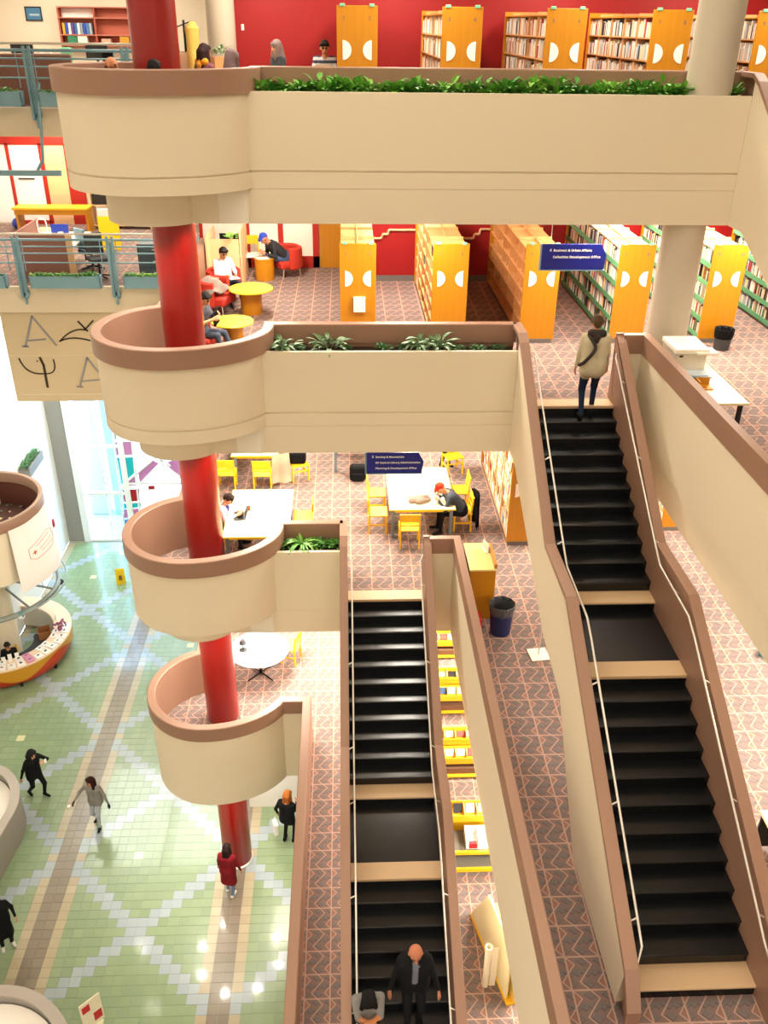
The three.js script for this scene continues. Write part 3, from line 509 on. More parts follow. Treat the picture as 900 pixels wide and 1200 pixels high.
function bookcase(x0, Y, zf, len, o) {
  const w = o.w ?? 0.71, H = 2.0, t = thing('bookcase', o.label, 'bookcase', [x0, Y, zf]);
  const p = mesh('end_panel', box(0, 0.06, -0.04, w, H, 0, 0.008), MAT.orange, t);
  mesh('far_panel', box(0, 0.06, -len, w, H - 0.02, -len + 0.04), MAT.orange, t);
  mesh('plinth', box(0.03, 0, -len + 0.02, w - 0.03, 0.09, 0.004), MAT.plinth, t);
  mesh('spine_board', box(w / 2 - 0.012, 0.09, -len + 0.04, w / 2 + 0.012, H - 0.06, -0.04), o.inner, t);
  const rows = o.rows ?? 6, pitch = (H - 0.2) / rows, bays = Math.round(len / 0.92);
  for (let r = 0; r < rows; r++) {
    const y = 0.1 + r * pitch;
    for (const s of [0, 1]) {
      const sh = mesh('shelf', box(s ? w / 2 + 0.012 : 0.02, y, -len + 0.05, s ? w - 0.02 : w / 2 - 0.012, y + 0.022, -0.05), o.inner, t);
      if (o.strip && !s) mesh('label_strip', box(0.006, y - 0.03, -len + 0.05, 0.02, y + 0.07, -0.05), MAT.green, sh);
    }
    if (o.mix && r >= (o.from ?? 0)) shelfBooks(x0 + 0.03, Y + y + 0.022, zf - len + 0.08, zf - 0.08, o.mix, o.density ?? 0.96, o.where, pitch - 0.05);
    if (o.chips) for (let b = 0; b < bays * 3; b++) if (rnd() < 0.8) { const z = -0.1 - (b + 0.3 + rnd() * 0.3) * (len / bays / 3); mesh('book_end', box(0.05, y + 0.022, z, 0.16, y + 0.2, z + 0.02), MAT.oak, t); }
  }
  for (let b = 1; b < bays; b++) { const z = -len * b / bays; mesh('divider', [box(0.02, 0.09, z - 0.012, w / 2 - 0.012, H - 0.05, z + 0.012), box(w / 2 + 0.012, 0.09, z - 0.012, w - 0.02, H - 0.05, z + 0.012)], o.inner, t); }
  mesh('top_board', box(0.02, H - 0.12, -len + 0.05, w - 0.02, H - 0.1, -0.05), o.top ?? o.inner, t);
  // half-moon call-number cards, digits, green clips
  for (const s of [0, 1]) {
    const c = new THREE.CylinderGeometry(0.155, 0.155, 0.006, 20, 1, false, s ? Math.PI : 0, Math.PI); c.rotateX(Math.PI / 2); c.translate(s ? w - 0.1 : 0.1, 1.32, 0.006); mesh('call_card', c, MAT.card, p);
    if (o.digits) { const g = text(String(o.digits[s]), 0.06, 0.002); g.translate(s ? w - 0.16 : 0.1, 1.78, 0.001); mesh('digit', g, MAT.plinth, p); }
    mesh('clip', cbox(0.09, 0.05, 0.03, s ? w - 0.1 : 0.1, H - 0.02, 0.0, 0.01), MAT.greenTag, p);
  }
  if (o.note) mesh('notice', box(0.28, 0.66, 0.001, 0.5, 1.05, 0.006), M('#dfe8b8', 0.8), p);
  if (o.sheetBox) { mesh('leaflet_holder', [box(0.26, 0.66, 0.002, 0.5, 0.96, 0.05, 0.005)], MAT.card, p); mesh('holder_side', box(0.25, 0.67, 0.001, 0.26, 0.95, 0.07), MAT.charcoal, p); }
  return t;
}
const XS = [2.74, 4.57, 6.4, 8.27, 10.14, 12.0];
const five = ['bare end bookcase', 'narrow red-wall bookcase', 'middle red-wall bookcase', 'green-notice bookcase', 'bookcase beyond the upper pale column'], five2 = ['standing closest to the man in the striped sweater', 'with only a sliver of shelves showing', 'with wide gaps of red wall on both sides', 'carrying a pale green notice', 'half hidden behind the pale column'];
for (let i = 0; i < 5; i++) bookcase(XS[i], LEVEL[5], -2.2, 4.6, { label: `fifth floor bookcase with orange end panel ${five2[i]}`, inner: MAT.oak, top: MAT.orange, rows: 5, mix: i ? 'pale' : null, from: 1, where: five[i], digits: [2 * i + 1, 2 * i + 2], note: i === 3 });
const desc4 = ['with a leaflet holder on its orange end panel', 'with orange end panel and sparsely filled oak shelves', 'with empty oak shelves behind the navy sign', 'with full green-labelled shelves next to the pale column', 'with full shelves behind the dark waste bin', 'with green shelf labels beyond the waste bin aisle'], four = ['', 'sparse oak bookcase', '', 'bookcase next to the lower pale column', 'bookcase behind the waste bin', 'bookcase beyond the waste bin aisle'];
for (let i = 0; i < 6; i++) bookcase(XS[i], LEVEL[4], i === 5 ? -1.2 : -2.2, 4.6, { label: `fourth floor bookcase ${desc4[i]}`, inner: i < 3 ? MAT.oak : MAT.oakPale, rows: i < 3 ? 6 : 5, strip: i > 2, chips: i === 1 || i === 2, mix: i === 1 ? 'mixed' : i > 2 ? 'mixed' : null, density: i === 1 ? 0.1 : 0.95, where: four[i], digits: [2 * i + 1, 2 * i + 2], sheetBox: i === 0 });
bookcase(6.22, LEVEL[3], -0.75, 3.9, { label: 'third floor bookcase full of magazines beside the cream stair wall', inner: MAT.oak, w: 0.6, rows: 6, mix: 'pale', where: 'third floor magazine bookcase' });
bookcase(9.75, LEVEL[3], -1.3, 3.4, { label: 'third floor bookcase seen through the stair opening', inner: MAT.oak, w: 0.6, rows: 6, mix: 'pale', where: 'third floor bookcase beyond the stair' });
{ // the nearest 300 books as single things, the others together
  BOOKS.forEach((b) => { b.s = Math.hypot(b.x - EYE.x, b.y - EYE.y, b.z - EYE.z) + (b.z > -1.0 ? 0 : 0); });
  BOOKS.sort((a, b) => a.s - b.s);
  const one = (b) => { const m = solid('book', `${b.k} spined book shelved in the ${b.where}`, 'book', ONE, pick(spineMat[b.k]), [b.x, b.y, b.z], 0, `${b.k} books of the ${b.where}`); m.scale.set(b.d, b.h, b.w); m.rotation.x = b.tilt; };
  const near = [], per = {};
  for (const b of BOOKS) { per[b.where] = per[b.where] || 0; if (near.length < 300 && per[b.where] < 60) { near.push(b); per[b.where]++; b.used = 1; } }
  near.forEach(one);
  const rest = BOOKS.filter((b) => !b.used), im = new THREE.InstancedMesh(ONE, M('#ffffff', 0.6), rest.length), d = new THREE.Object3D(), c = new THREE.Color();
  rest.forEach((b, n) => { d.position.set(b.x, b.y, b.z); d.rotation.set(b.tilt, 0, 0); d.scale.set(b.d, b.h, b.w); d.updateMatrix(); im.setMatrixAt(n, d.matrix); im.setColorAt(n, c.set(pick(spine[b.k]))); });
  im.name = 'shelved_books'; im.userData = { kind: 'stuff', label: 'rows of further books on the shelves', category: 'books' }; scene.add(im);
}
// ---------- plants ----------
function leafGeo(len, wid, bend, fold = 0.25) {      // a folded, arching leaf along +z
  const pos = [], n = 4, row = (i) => { const t = i / n, a = bend * t, z = Math.sin(a) / (bend || 1e-3) * len, y = -(1 - Math.cos(a)) / (bend || 1e-3) * len, w = wid * Math.sin(Math.PI * Math.min(0.97, 0.12 + 0.88 * t)) ** 0.8; return [[-w, y + w * fold, z], [0, y, z], [w, y + w * fold, z]]; };
  for (let i = 0; i < n; i++) { const a = row(i), b = row(i + 1); for (const k of [0, 1]) pos.push(...a[k], ...b[k], ...b[k + 1], ...a[k], ...b[k + 1], ...a[k + 1]); }
  const g = new THREE.BufferGeometry(); g.setAttribute('position', new THREE.Float32BufferAttribute(pos, 3)); g.computeVertexNormals(); return clean(g);
}
const LEAF = [P('#6cae3c', 0.5, { transmission: 0.12 }), P('#4f9434', 0.5, { transmission: 0.12 }), P('#8fc657', 0.5, { transmission: 0.12 }), P('#7d9d72', 0.5, { transmission: 0.1 }), P('#3f7038', 0.5, { transmission: 0.1 })];
function plantGeo(leaves, rad, h, len, wid, bend) {
  const out = [];
  for (let i = 0; i < leaves; i++) {
    const a = R(0, 6.283), q = Math.sqrt(rnd()) * rad, g = leafGeo(len * R(0.7, 1.25), wid * R(0.8, 1.2), bend * R(0.6, 1.3));
    g.rotateX(-R(0.35, 1.15)); g.rotateY(a); g.translate(Math.sin(a) * q, h * R(0.3, 1) * (1 - 0.35 * q / rad), Math.cos(a) * q * 0.8); out.push(g);
  }
  for (let i = 0; i < 4; i++) { const a = R(0, 6.283); out.push(clean(rod([0, -0.03, 0], [Math.sin(a) * rad * 0.5, h * 0.8, Math.cos(a) * rad * 0.5], 0.005, 4))); }
  return mg(out);
}
const bushy = [0, 1, 2, 3].map(() => plantGeo(46, 0.17, 0.2, 0.13, 0.032, 0.9)), broad = [0, 1, 2].map(() => plantGeo(34, 0.19, 0.2, 0.2, 0.035, 1.1)), small = [0, 1, 2].map(() => plantGeo(40, 0.13, 0.13, 0.09, 0.024, 0.8));
const plant = (name, g, m, x, y, z, label, group, s = 1) => { const o = solid(name, label, 'plant', g, m, [x, y, z], R(0, 6.28), group); o.scale.set(s, s * R(0.85, 1.2), s); return o; };
for (let x = 1.62, i = 0; x < 8.95; x += R(0.15, 0.2), i++) {
  const gap = Math.abs(x - 3.15) < 0.0 ; if (gap) continue;
  plant('leafy_plant', pick(bushy), LEAF[i % 7 === 3 ? 2 : i % 3 === 1 ? 1 : 0], x, LEVEL[5] + TROUGH - 0.1, 0.41 + R(-0.05, 0.04), 'dense green leafy plant in the long fifth floor planter', 'plants in the fifth floor planter', R(0.95, 1.35));
}
for (const [x, s] of [[1.78, 1.1], [2.05, 0.8], [2.55, 1.15], [2.85, 0.7], [3.5, 0.9], [3.85, 0.75], [4.15, 1.15], [4.45, 1.15], [4.8, 0.8], [5.15, 0.85], [5.5, 0.8]]) plant('leafy_plant', s > 1 ? pick(broad) : pick(small), LEAF[s > 1 ? 3 : 4], x, LEVEL[4] + TROUGH - 0.1, 0.47 + R(-0.05, 0.06), s > 1 ? 'bushy grey-green plant in the fourth floor planter' : 'low dark green plant in the fourth floor planter', s > 1 ? 'bushy plants in the fourth floor planter' : 'low plants in the fourth floor planter', s);
{ // spider plant and companions on the third floor
  const t = thing('spider_plant', 'large spider plant with arching striped leaves in the third floor planter', 'plant', [1.95, LEVEL[3] + TROUGH - 0.1, 0.45]);
  const lm = [LEAF[0], LEAF[2], LEAF[1]];
  for (let i = 0; i < 30; i++) { const g = leafGeo(R(0.32, 0.48), 0.024, R(1.3, 2.2), 0.4); const l = mesh('leaf', g, lm[i % 3], t); l.rotation.set(-R(0.5, 1.2), i * 2.4, 0, 'YXZ'); l.position.set(Math.sin(i * 2.4) * 0.03, R(0.02, 0.12), Math.cos(i * 2.4) * 0.03); }
  for (const x of [2.25, 2.42, 2.6, 1.68]) plant('leafy_plant', pick(small), LEAF[1], x, LEVEL[3] + TROUGH - 0.1, 0.45, 'small dark leafy plant beside the spider plant', 'small plants in the third floor planter', 1);
}
for (const [a, b, n] of TROUGHS) if (n === 4 || n === 5) for (let x = a + 0.12; x < b - 0.08; x += 0.15) plant('leafy_plant', pick(small), LEAF[Math.floor(R(0, 3))], x, LEVEL[n] + 0.28, -6.32, `small green plant in the railing boxes of the ${LNAME[n]} floor`, `plants in the ${LNAME[n]} floor railing boxes`, 0.9);
// ---------- furniture ----------
function studyTable(x0, z0, x1, z1, Y, label, top = MAT.paleTop) {
  const w = x1 - x0, d = z1 - z0, t = thing('study_table', label, 'table', [(x0 + x1) / 2, Y, (z0 + z1) / 2]);
  mesh('table_top', box(-w / 2, 0.71, -d / 2, w / 2, 0.75, d / 2, 0.012), top, t);
  mesh('edge_band', [box(-w / 2 - 0.006, 0.715, -d / 2 - 0.006, w / 2 + 0.006, 0.742, -d / 2), box(-w / 2 - 0.006, 0.715, d / 2, w / 2 + 0.006, 0.742, d / 2 + 0.006), box(-w / 2 - 0.006, 0.715, -d / 2, -w / 2, 0.742, d / 2), box(w / 2, 0.715, -d / 2, w / 2 + 0.006, 0.742, d / 2)], MAT.lemon, t);
  mesh('apron', [box(-w / 2 + 0.08, 0.63, -d / 2 + 0.09, w / 2 - 0.08, 0.71, -d / 2 + 0.11), box(-w / 2 + 0.08, 0.63, d / 2 - 0.11, w / 2 - 0.08, 0.71, d / 2 - 0.09)], MAT.lemon, t);
  for (const sx of [-1, 1]) for (const sz of [-1, 1]) mesh('leg', box(sx * (w / 2 - 0.08) - 0.035, 0, sz * (d / 2 - 0.1) - 0.035, sx * (w / 2 - 0.08) + 0.035, 0.71, sz * (d / 2 - 0.1) + 0.035, 0.012), MAT.greyLeg, t);
  return t;
}
function yellowChair(x, Y, z, turn, label, group) {
  const t = thing('wooden_chair', label, 'chair', [x, Y, z], turn, group);
  mesh('seat', box(-0.22, 0.42, -0.21, 0.22, 0.455, 0.22, 0.015), MAT.yellow, t);
  for (const sx of [-1, 1]) { mesh('leg', prismX([[-0.21, 0], [-0.17, 0], [-0.155, 0.42], [-0.2, 0.84], [-0.235, 0.84], [-0.19, 0.42]], sx * 0.2 - 0.018, sx * 0.2 + 0.018, 0.004), MAT.yellow, t); mesh('leg', box(sx * 0.2 - 0.018, 0, 0.16, sx * 0.2 + 0.018, 0.42, 0.2, 0.006), MAT.yellow, t); }
  mesh('backrest', [box(-0.2, 0.66, -0.225, 0.2, 0.84, -0.2, 0.008), box(-0.2, 0.55, -0.21, 0.2, 0.59, -0.188, 0.006)], MAT.yellow, t);
  mesh('stretcher', [box(-0.21, 0.2, -0.17, -0.19, 0.23, 0.17), box(0.19, 0.2, -0.17, 0.21, 0.23, 0.17), box(-0.2, 0.28, 0.17, 0.2, 0.31, 0.19)], MAT.yellow, t);
  return t;
}
function roundTable(x, Y, z, r, label) {
  const t = thing('round_table', label, 'table', [x, Y, z]);
  mesh('table_top', lathe([[0, 0.52], [r - 0.02, 0.52], [r, 0.53], [r, 0.55], [r - 0.01, 0.56], [0, 0.56]], 48), P('#f2dc2e', 0.35, { clearcoat: 0.2 }), t);
  mesh('pedestal', lathe([[r * 0.48, 0], [r * 0.48, 0.52], [0, 0.52]], 36), MAT.orange, t);
}
function tubChair(x, Y, z, turn, label) {
  const t = thing('lounge_chair', label, 'chair', [x, Y, z], turn), red = M('#bd3220', 0.75);
  const shell = []; for (let i = 0; i <= 16; i++) { const a = (200 - 220 * i / 16) * Math.PI / 180; shell.push([0.36 * Math.cos(a), -0.34 * Math.sin(a)]); }
  mesh('shell', sweep(shell.map(([u, v]) => [u, v]), [[0.0, 0.2], [0.05, 0.7], [0.02, 0.75], [-0.04, 0.72], [-0.06, 0.25]]), red, t);
  mesh('seat', box(-0.31, 0.22, -0.28, 0.31, 0.41, 0.33, 0.06), red, t);
  for (const [a, b] of [[-0.24, 0.24], [0.24, 0.24], [-0.22, -0.22], [0.22, -0.22]]) mesh('leg', rod([a, 0.24, b], [a * 1.15, 0, b * 1.15], 0.012, 6), MAT.steel, t);
}
function wasteBin(x, Y, z, r, h, label, liner, body) {
  const t = thing('waste_bin', label, 'bin', [x, Y, z]);
  mesh('body', lathe([[r * 0.8, 0], [r * 0.97, h], [r * 0.93, h], [r * 0.76, 0.02], [0, 0.02]], 32), body, t);
  const g = lathe([[r * 0.93, h - 0.18], [r * 1.0, h - 0.1], [r * 1.02, h + 0.005], [r * 0.98, h + 0.015], [r * 0.9, h - 0.02], [r * 0.82, h * 0.4], [r * 0.55, h * 0.28], [0, h * 0.25]], 32), p = g.attributes.position;
  for (let i = 0; i < p.count; i++) { const a = Math.atan2(p.getZ(i), p.getX(i)), q = 1 + 0.03 * Math.sin(a * 9 + p.getY(i) * 12); p.setX(i, p.getX(i) * q); p.setZ(i, p.getZ(i) * q); } g.computeVertexNormals();
  mesh('liner_bag', g, liner, t); return t;
}
const S = (n, l, c, g, m, p, r, gr) => solid(n, l, c, g, m, p, r, gr);
const laptop = (x, y, z, turn, label, m = MAT.charcoal, open = 1.9) => {
  const t = thing('laptop', label, 'laptop', [x, y, z], turn);
  mesh('base', box(-0.16, 0, -0.11, 0.16, 0.018, 0.11, 0.004), m, t); mesh('keyboard', box(-0.14, 0.018, -0.08, 0.14, 0.02, 0.03), MAT.black, t);
  const s = mesh('screen', box(-0.16, 0, -0.008, 0.16, 0.21, 0, 0.003), m, t); s.position.set(0, 0.015, -0.11); s.rotation.x = -(open - 1.57); return t;
};
// fourth floor reading corner
roundTable(0.74, LEVEL[4], -4.38, 0.49, 'low round yellow table in front of the man in the white shirt');
roundTable(0.6, LEVEL[4], -1.92, 0.42, 'low round yellow table beside the red column');
{ const t = thing('side_table', 'small drum-shaped orange table under the open newspaper', 'table', [0.8, LEVEL[4], -7.35]); mesh('drum', lathe([[0.24, 0], [0.24, 0.5], [0, 0.5]], 32), MAT.orange, t); mesh('table_top', lathe([[0, 0.5], [0.25, 0.5], [0.25, 0.53], [0, 0.53]], 32), MAT.orange, t); }
S('newspaper', 'folded newspaper on the small drum table', 'newspaper', [cbox(0.3, 0.012, 0.22, 0, 0, 0)], MAT.paper, [0.76, LEVEL[4] + 0.531, -7.3], 0.3);
tubChair(0.02, LEVEL[4], -5.35, 0.55, 'red tub chair in which the man in the white shirt sits');
tubChair(-0.02, LEVEL[4], -4.4, 1.2, 'red tub chair with a grey coat thrown over it');
tubChair(1.35, LEVEL[4], -7.75, -1.0, 'red tub chair of the man bending forward in a blue cap');
tubChair(-0.02, LEVEL[4], -1.5, 1.4, 'red tub chair hidden behind the red column');
{ const g = new THREE.PlaneGeometry(0.62, 0.5, 14, 10), p = g.attributes.position; for (let i = 0; i < p.count; i++) { const x = p.getX(i), y = p.getY(i); p.setZ(i, 0.05 * Math.sin(x * 14 + y * 7) + 0.02 * Math.sin(y * 30) - 0.9 * Math.max(0, Math.abs(x) - 0.2) ** 1.2); } g.rotateX(-1.15); const b = clean(g), c = clean(g.clone().translate(0, -0.02, -0.012)); S('grey_coat', 'crumpled grey coat lying over a red tub chair', 'coat', toCreasedNormals(mg([b, c]), 1), M('#8b7d72', 0.95), [-0.04, LEVEL[4] + 0.66, -4.3], 0.8); }
{ // pale blond chair and reading carrel
  const t = thing('wooden_chair', 'blond wooden chair with pale seat beside the study carrel', 'chair', [0.42, LEVEL[4], -7.95], 0.2);
  mesh('seat', box(-0.23, 0.44, -0.22, 0.23, 0.49, 0.23, 0.02), MAT.paper, t); for (const sx of [-1, 1]) { mesh('leg', box(sx * 0.21 - 0.02, 0, 0.17, sx * 0.21 + 0.02, 0.44, 0.21), MAT.yellow, t); mesh('leg', box(sx * 0.21 - 0.02, 0, -0.23, sx * 0.21 + 0.02, 0.9, -0.19), MAT.yellow, t); } mesh('backrest', box(-0.21, 0.7, -0.23, 0.21, 0.92, -0.2, 0.01), MAT.yellow, t);
  const c = thing('study_carrel', 'blond wood study carrel with tall side panels behind the seated men', 'carrel', [-0.14, LEVEL[4], -6.6]);
  mesh('side_panel', box(-0.3, 0, -0.9, -0.26, 1.3, 0.6), MAT.oakPale, c); mesh('side_panel', box(0.42, 0, -1.5, 0.46, 1.3, -0.1), MAT.oakPale, c); mesh('front_panel', box(-0.26, 0, 0.0, 0.42, 1.15, 0.04), MAT.oakPale, c); mesh('desk_top', box(-0.26, 0.72, -0.9, 0.42, 0.76, 0), MAT.oakPale, c);
  S('monitor', 'black computer monitor in the study carrel', 'monitor', [box(-0.26, 0.08, -0.03, 0.26, 0.42, 0.0, 0.01), box(-0.04, 0, -0.03, 0.04, 0.1, -0.01), box(-0.12, 0, -0.1, 0.12, 0.012, 0.06)], MAT.black, [0.02, LEVEL[4] + 0.761, -7.1]);
  S('file_tray', 'teal plastic tray standing on the carrel', 'tray', [box(-0.15, 0, -0.12, 0.15, 0.02, 0.12), box(-0.15, 0.02, -0.12, -0.135, 0.2, 0.12), box(0.135, 0.02, -0.12, 0.15, 0.2, 0.12), box(-0.15, 0.1, -0.12, 0.15, 0.115, 0.12)], M('#5fa6b0', 0.5), [-0.22, LEVEL[4] + 0.761, -7.25]);
  plant('leafy_plant', small[0], LEAF[2], 0.1, LEVEL[4] + 1.15, -6.58, 'pale green plant on top of the study carrel', undefined, 1);
}
// right side of the fourth floor
{
  const Y = LEVEL[4], t = thing('work_table', 'pale table with dark legs behind the parapet, carrying the printer', 'table', [8.62, Y, 1.7]);
  mesh('table_top', box(-0.35, 0.71, -0.85, 0.36, 0.75, 1.27, 0.01), MAT.paleTop, t); for (const a of [-0.28, 0.28]) for (const b of [-0.75, 1.15]) mesh('leg', box(a - 0.03, 0, b - 0.03, a + 0.03, 0.71, b + 0.03), MAT.dark, t);
  const p = thing('printer', 'bulky cream office printer with an open blue paper tray', 'printer', [8.46, Y + 0.751, 1.4]);
  mesh('body', box(-0.26, 0, -0.34, 0.26, 0.36, 0.32, 0.02), M('#e9e0cc', 0.5), p); mesh('lid', box(-0.28, 0.36, -0.36, 0.28, 0.44, 0.36, 0.015), M('#f1eada', 0.5), p); mesh('lid_step', box(0.05, 0.36, 0.1, 0.4, 0.4, 0.42, 0.01), M('#f1eada', 0.5), p); mesh('paper_tray', box(-0.12, 0.06, 0.32, 0.26, 0.08, 0.66), MAT.blueSteel, p); mesh('paper', box(-0.08, 0.081, 0.34, 0.22, 0.09, 0.6), M('#b9c6cc', 0.7), p); mesh('button', box(-0.2, 0.3, 0.32, -0.14, 0.33, 0.328), MAT.dark, p);
  S('card_reader', 'small dark card box on the table by the pale column', 'box', [box(-0.1, 0, -0.07, 0.1, 0.12, 0.07, 0.01), box(-0.1, 0.12, -0.07, 0.1, 0.15, 0.07)], MAT.dark, [8.74, Y + 0.751, 0.95]);
  S('wooden_tray', 'small orange wooden letter tray at the table edge', 'tray', [box(-0.12, 0, -0.1, 0.12, 0.14, -0.08), box(-0.12, 0, -0.1, -0.1, 0.14, 0.12), box(-0.12, 0, -0.1, 0.12, 0.02, 0.12)], MAT.orange, [8.5, Y + 0.751, 2.3]);
  wasteBin(10.5, Y, -1.8, 0.19, 0.42, 'dark waste bin with black liner at the end of a fourth floor bookcase', MAT.black, MAT.charcoal);
}
// third floor tables and chairs
studyTable(0.34, -1.99, 1.66, 0.04, LEVEL[3], 'brightly lit pale study table with the laptop user');
studyTable(3.74, -3.02, 5.14, -1.02, LEVEL[3], 'brightly lit pale study table with the grey bag, below the navy sign');
studyTable(0.1, -5.6, 1.2, -3.72, LEVEL[3], 'yellow edged study table farther back behind the laptop user');
studyTable(2.48, -5.4, 3.5, -4.22, LEVEL[3], 'yellow edged study table half hidden by the cream fascia');
yellowChair(1.9, LEVEL[3], -0.55, -Math.PI / 2, 'yellow chair at the near corner of the laptop table', 'chairs beside the laptop table'); yellowChair(1.9, LEVEL[3], -1.35, -Math.PI / 2, 'yellow chair at the far corner of the laptop table', 'chairs beside the laptop table');
yellowChair(3.5, LEVEL[3], -1.5, Math.PI / 2, 'yellow chair pushed to the side of the bag table, near its front edge'); yellowChair(3.5, LEVEL[3], -2.4, Math.PI / 2, 'yellow chair pushed to the side of the bag table, near its back edge'); yellowChair(4.15, LEVEL[3], -0.85, Math.PI, 'yellow chair tucked under the front edge of the bag table'); yellowChair(5.4, LEVEL[3], -2.5, -Math.PI / 2, 'yellow chair behind the reader in the black coat'); yellowChair(5.35, LEVEL[3], -1.55, -Math.PI / 2, 'yellow chair on which the reader in the black coat sits');
yellowChair(5.45, LEVEL[3], -4.3, 0.3, 'bright yellow chair under the fascia, beyond the bag table');
yellowChair(0.0, LEVEL[3], -3.5, Math.PI, 'yellow chair beside the red column at the farther table'); yellowChair(0.85, LEVEL[3], -3.45, Math.PI, 'yellow chair at the farther table, next to the hanging coat'); yellowChair(0.1, LEVEL[3], -0.9, Math.PI / 2, 'yellow chair on which the laptop user sits');
laptop(0.6, LEVEL[3] + 0.752, -0.78, -1.45, 'dark open laptop on the pale study table');
S('paper_cup', 'tiny cup beside the dark laptop', 'cup', lathe([[0.03, 0], [0.036, 0.09], [0.033, 0.09], [0.027, 0.005], [0, 0.005]], 16), M('#8d5a3a', 0.6), [0.78, LEVEL[3] + 0.752, -1.05]);
{ const g = new THREE.SphereGeometry(1, 20, 14), p = g.attributes.position; for (let i = 0; i < p.count; i++) { const x = p.getX(i), y = p.getY(i), z = p.getZ(i), q = 1 + 0.12 * Math.sin(x * 5 + z * 3) + 0.08 * Math.sin(z * 9); p.setXYZ(i, x * 0.25 * q, Math.max(-0.4, y) * 0.1 * q, z * 0.14 * q); } g.computeVertexNormals(); g.translate(0, 0.04, 0); const t = thing('shoulder_bag', 'slumped grey-brown bag on the brightly lit table', 'bag', [4.42, LEVEL[3] + 0.752, -1.38], 0.25); mesh('body', g, M('#7c6a5c', 0.9), t); mesh('strap', tube([[-0.2, 0.06, 0], [-0.27, 0.1, -0.1], [-0.24, 0.02, -0.2], [-0.1, 0.03, -0.16]], 0.014, 6, false, 0.5), M('#9a8672', 0.9), t); }
for (const [x, z, r, w] of [[4.3, -1.9, 0.2, 0.2], [4.75, -1.95, -0.2, 0.28], [4.85, -1.5, 0.5, 0.2], [4.5, -2.3, 0.1, 0.3]]) S('paper_sheet', 'loose white paper on the brightly lit table', 'paper', cbox(w, 0.003, w * 0.7, 0, 0, 0), MAT.paper, [x, LEVEL[3] + 0.752, z], r, 'papers on the bag table');
{ const g = new THREE.PlaneGeometry(0.4, 0.75, 12, 12), p = g.attributes.position; for (let i = 0; i < p.count; i++) { const x = p.getX(i), y = p.getY(i); p.setZ(i, 0.035 * Math.sin(x * 26) * (0.6 - y) + 0.02 * Math.sin(y * 9)); p.setX(i, x * (1 + 0.3 * (0.37 - y))); } const c = clean(g.clone().translate(0, 0, 0.02)); S('hanging_coat', 'beige coat hanging over the chair at the farther table', 'coat', toCreasedNormals(mg([clean(g), c]), 1), M('#b4a489', 0.95), [1.28, LEVEL[3] + 0.5, -3.55], 0.15); }
S('backpack', 'black backpack on the floor under the navy sign', 'backpack', [box(-0.2, 0, -0.12, 0.2, 0.4, 0.12, 0.08), box(-0.15, 0.04, 0.1, 0.15, 0.24, 0.18, 0.04)], MAT.black, [3.1, LEVEL[3], -3.9]);
S('black_bag', 'black bag on the chair beyond the hanging coat', 'bag', [box(-0.2, 0, -0.14, 0.2, 0.3, 0.14, 0.07), tube([[-0.12, 0.28, 0], [-0.1, 0.42, 0], [0.1, 0.42, 0], [0.12, 0.28, 0]], 0.015, 6, false, 0.5)], MAT.black, [1.66, LEVEL[3] + 0.456, -3.95]);
yellowChair(1.66, LEVEL[3], -3.95, 0.4, 'yellow chair carrying a black bag');
// third floor: catalogue cabinet, bin, sign stand
{
  const Y = LEVEL[3], t = thing('catalogue_cabinet', 'orange cabinet with pale sloping top beside the stair parapet', 'cabinet', [5.3, Y, 1.42]);
  mesh('body', box(-0.24, 0, -0.46, 0.24, 1.06, 0.46, 0.01), MAT.orange, t); mesh('top', box(-0.25, 1.06, -0.47, 0.25, 1.1, 0.47, 0.01), P('#f3dc8e', 0.3, { clearcoat: 0.3 }), t); mesh('side_lip', box(0.2, 1.1, -0.3, 0.25, 1.2, 0.45), MAT.orange, t);
  S('leaflet_holder', 'clear holder with papers on the catalogue cabinet', 'leaflet holder', [box(-0.01, 0, -0.12, 0.01, 0.16, 0.12), box(-0.06, 0, -0.12, 0.06, 0.01, 0.12), box(0.03, 0.01, -0.1, 0.036, 0.13, 0.1)], M('#d9d3c4', 0.3), [5.44, Y + 1.1, 1.2], 0.3);
  wasteBin(5.62, Y, 2.28, 0.23, 0.62, 'round navy waste bin with dark plastic liner beside the orange cabinet', M('#4a4a4a', 0.35), M('#171f4e', 0.5));
  S('red_trim', 'small red box squeezed between cabinet and parapet', 'box', box(-0.05, 0, -0.15, 0.05, 0.3, 0.15, 0.01), MAT.redPrint, [5.22, Y, 2.2]);
  const s = thing('sign_stand', 'white square-based sign stand against the cream stair wall', 'stand', [6.2, LEVEL[3], 2.98], 0.12); mesh('base_plate', box(-0.17, 0, -0.17, 0.17, 0.02, 0.17, 0.006), M('#e8e0cc', 0.5), s); mesh('pole', rod([0, 0.02, 0], [0.0, 0.62, 0], 0.014, 8), MAT.steel, s);
}
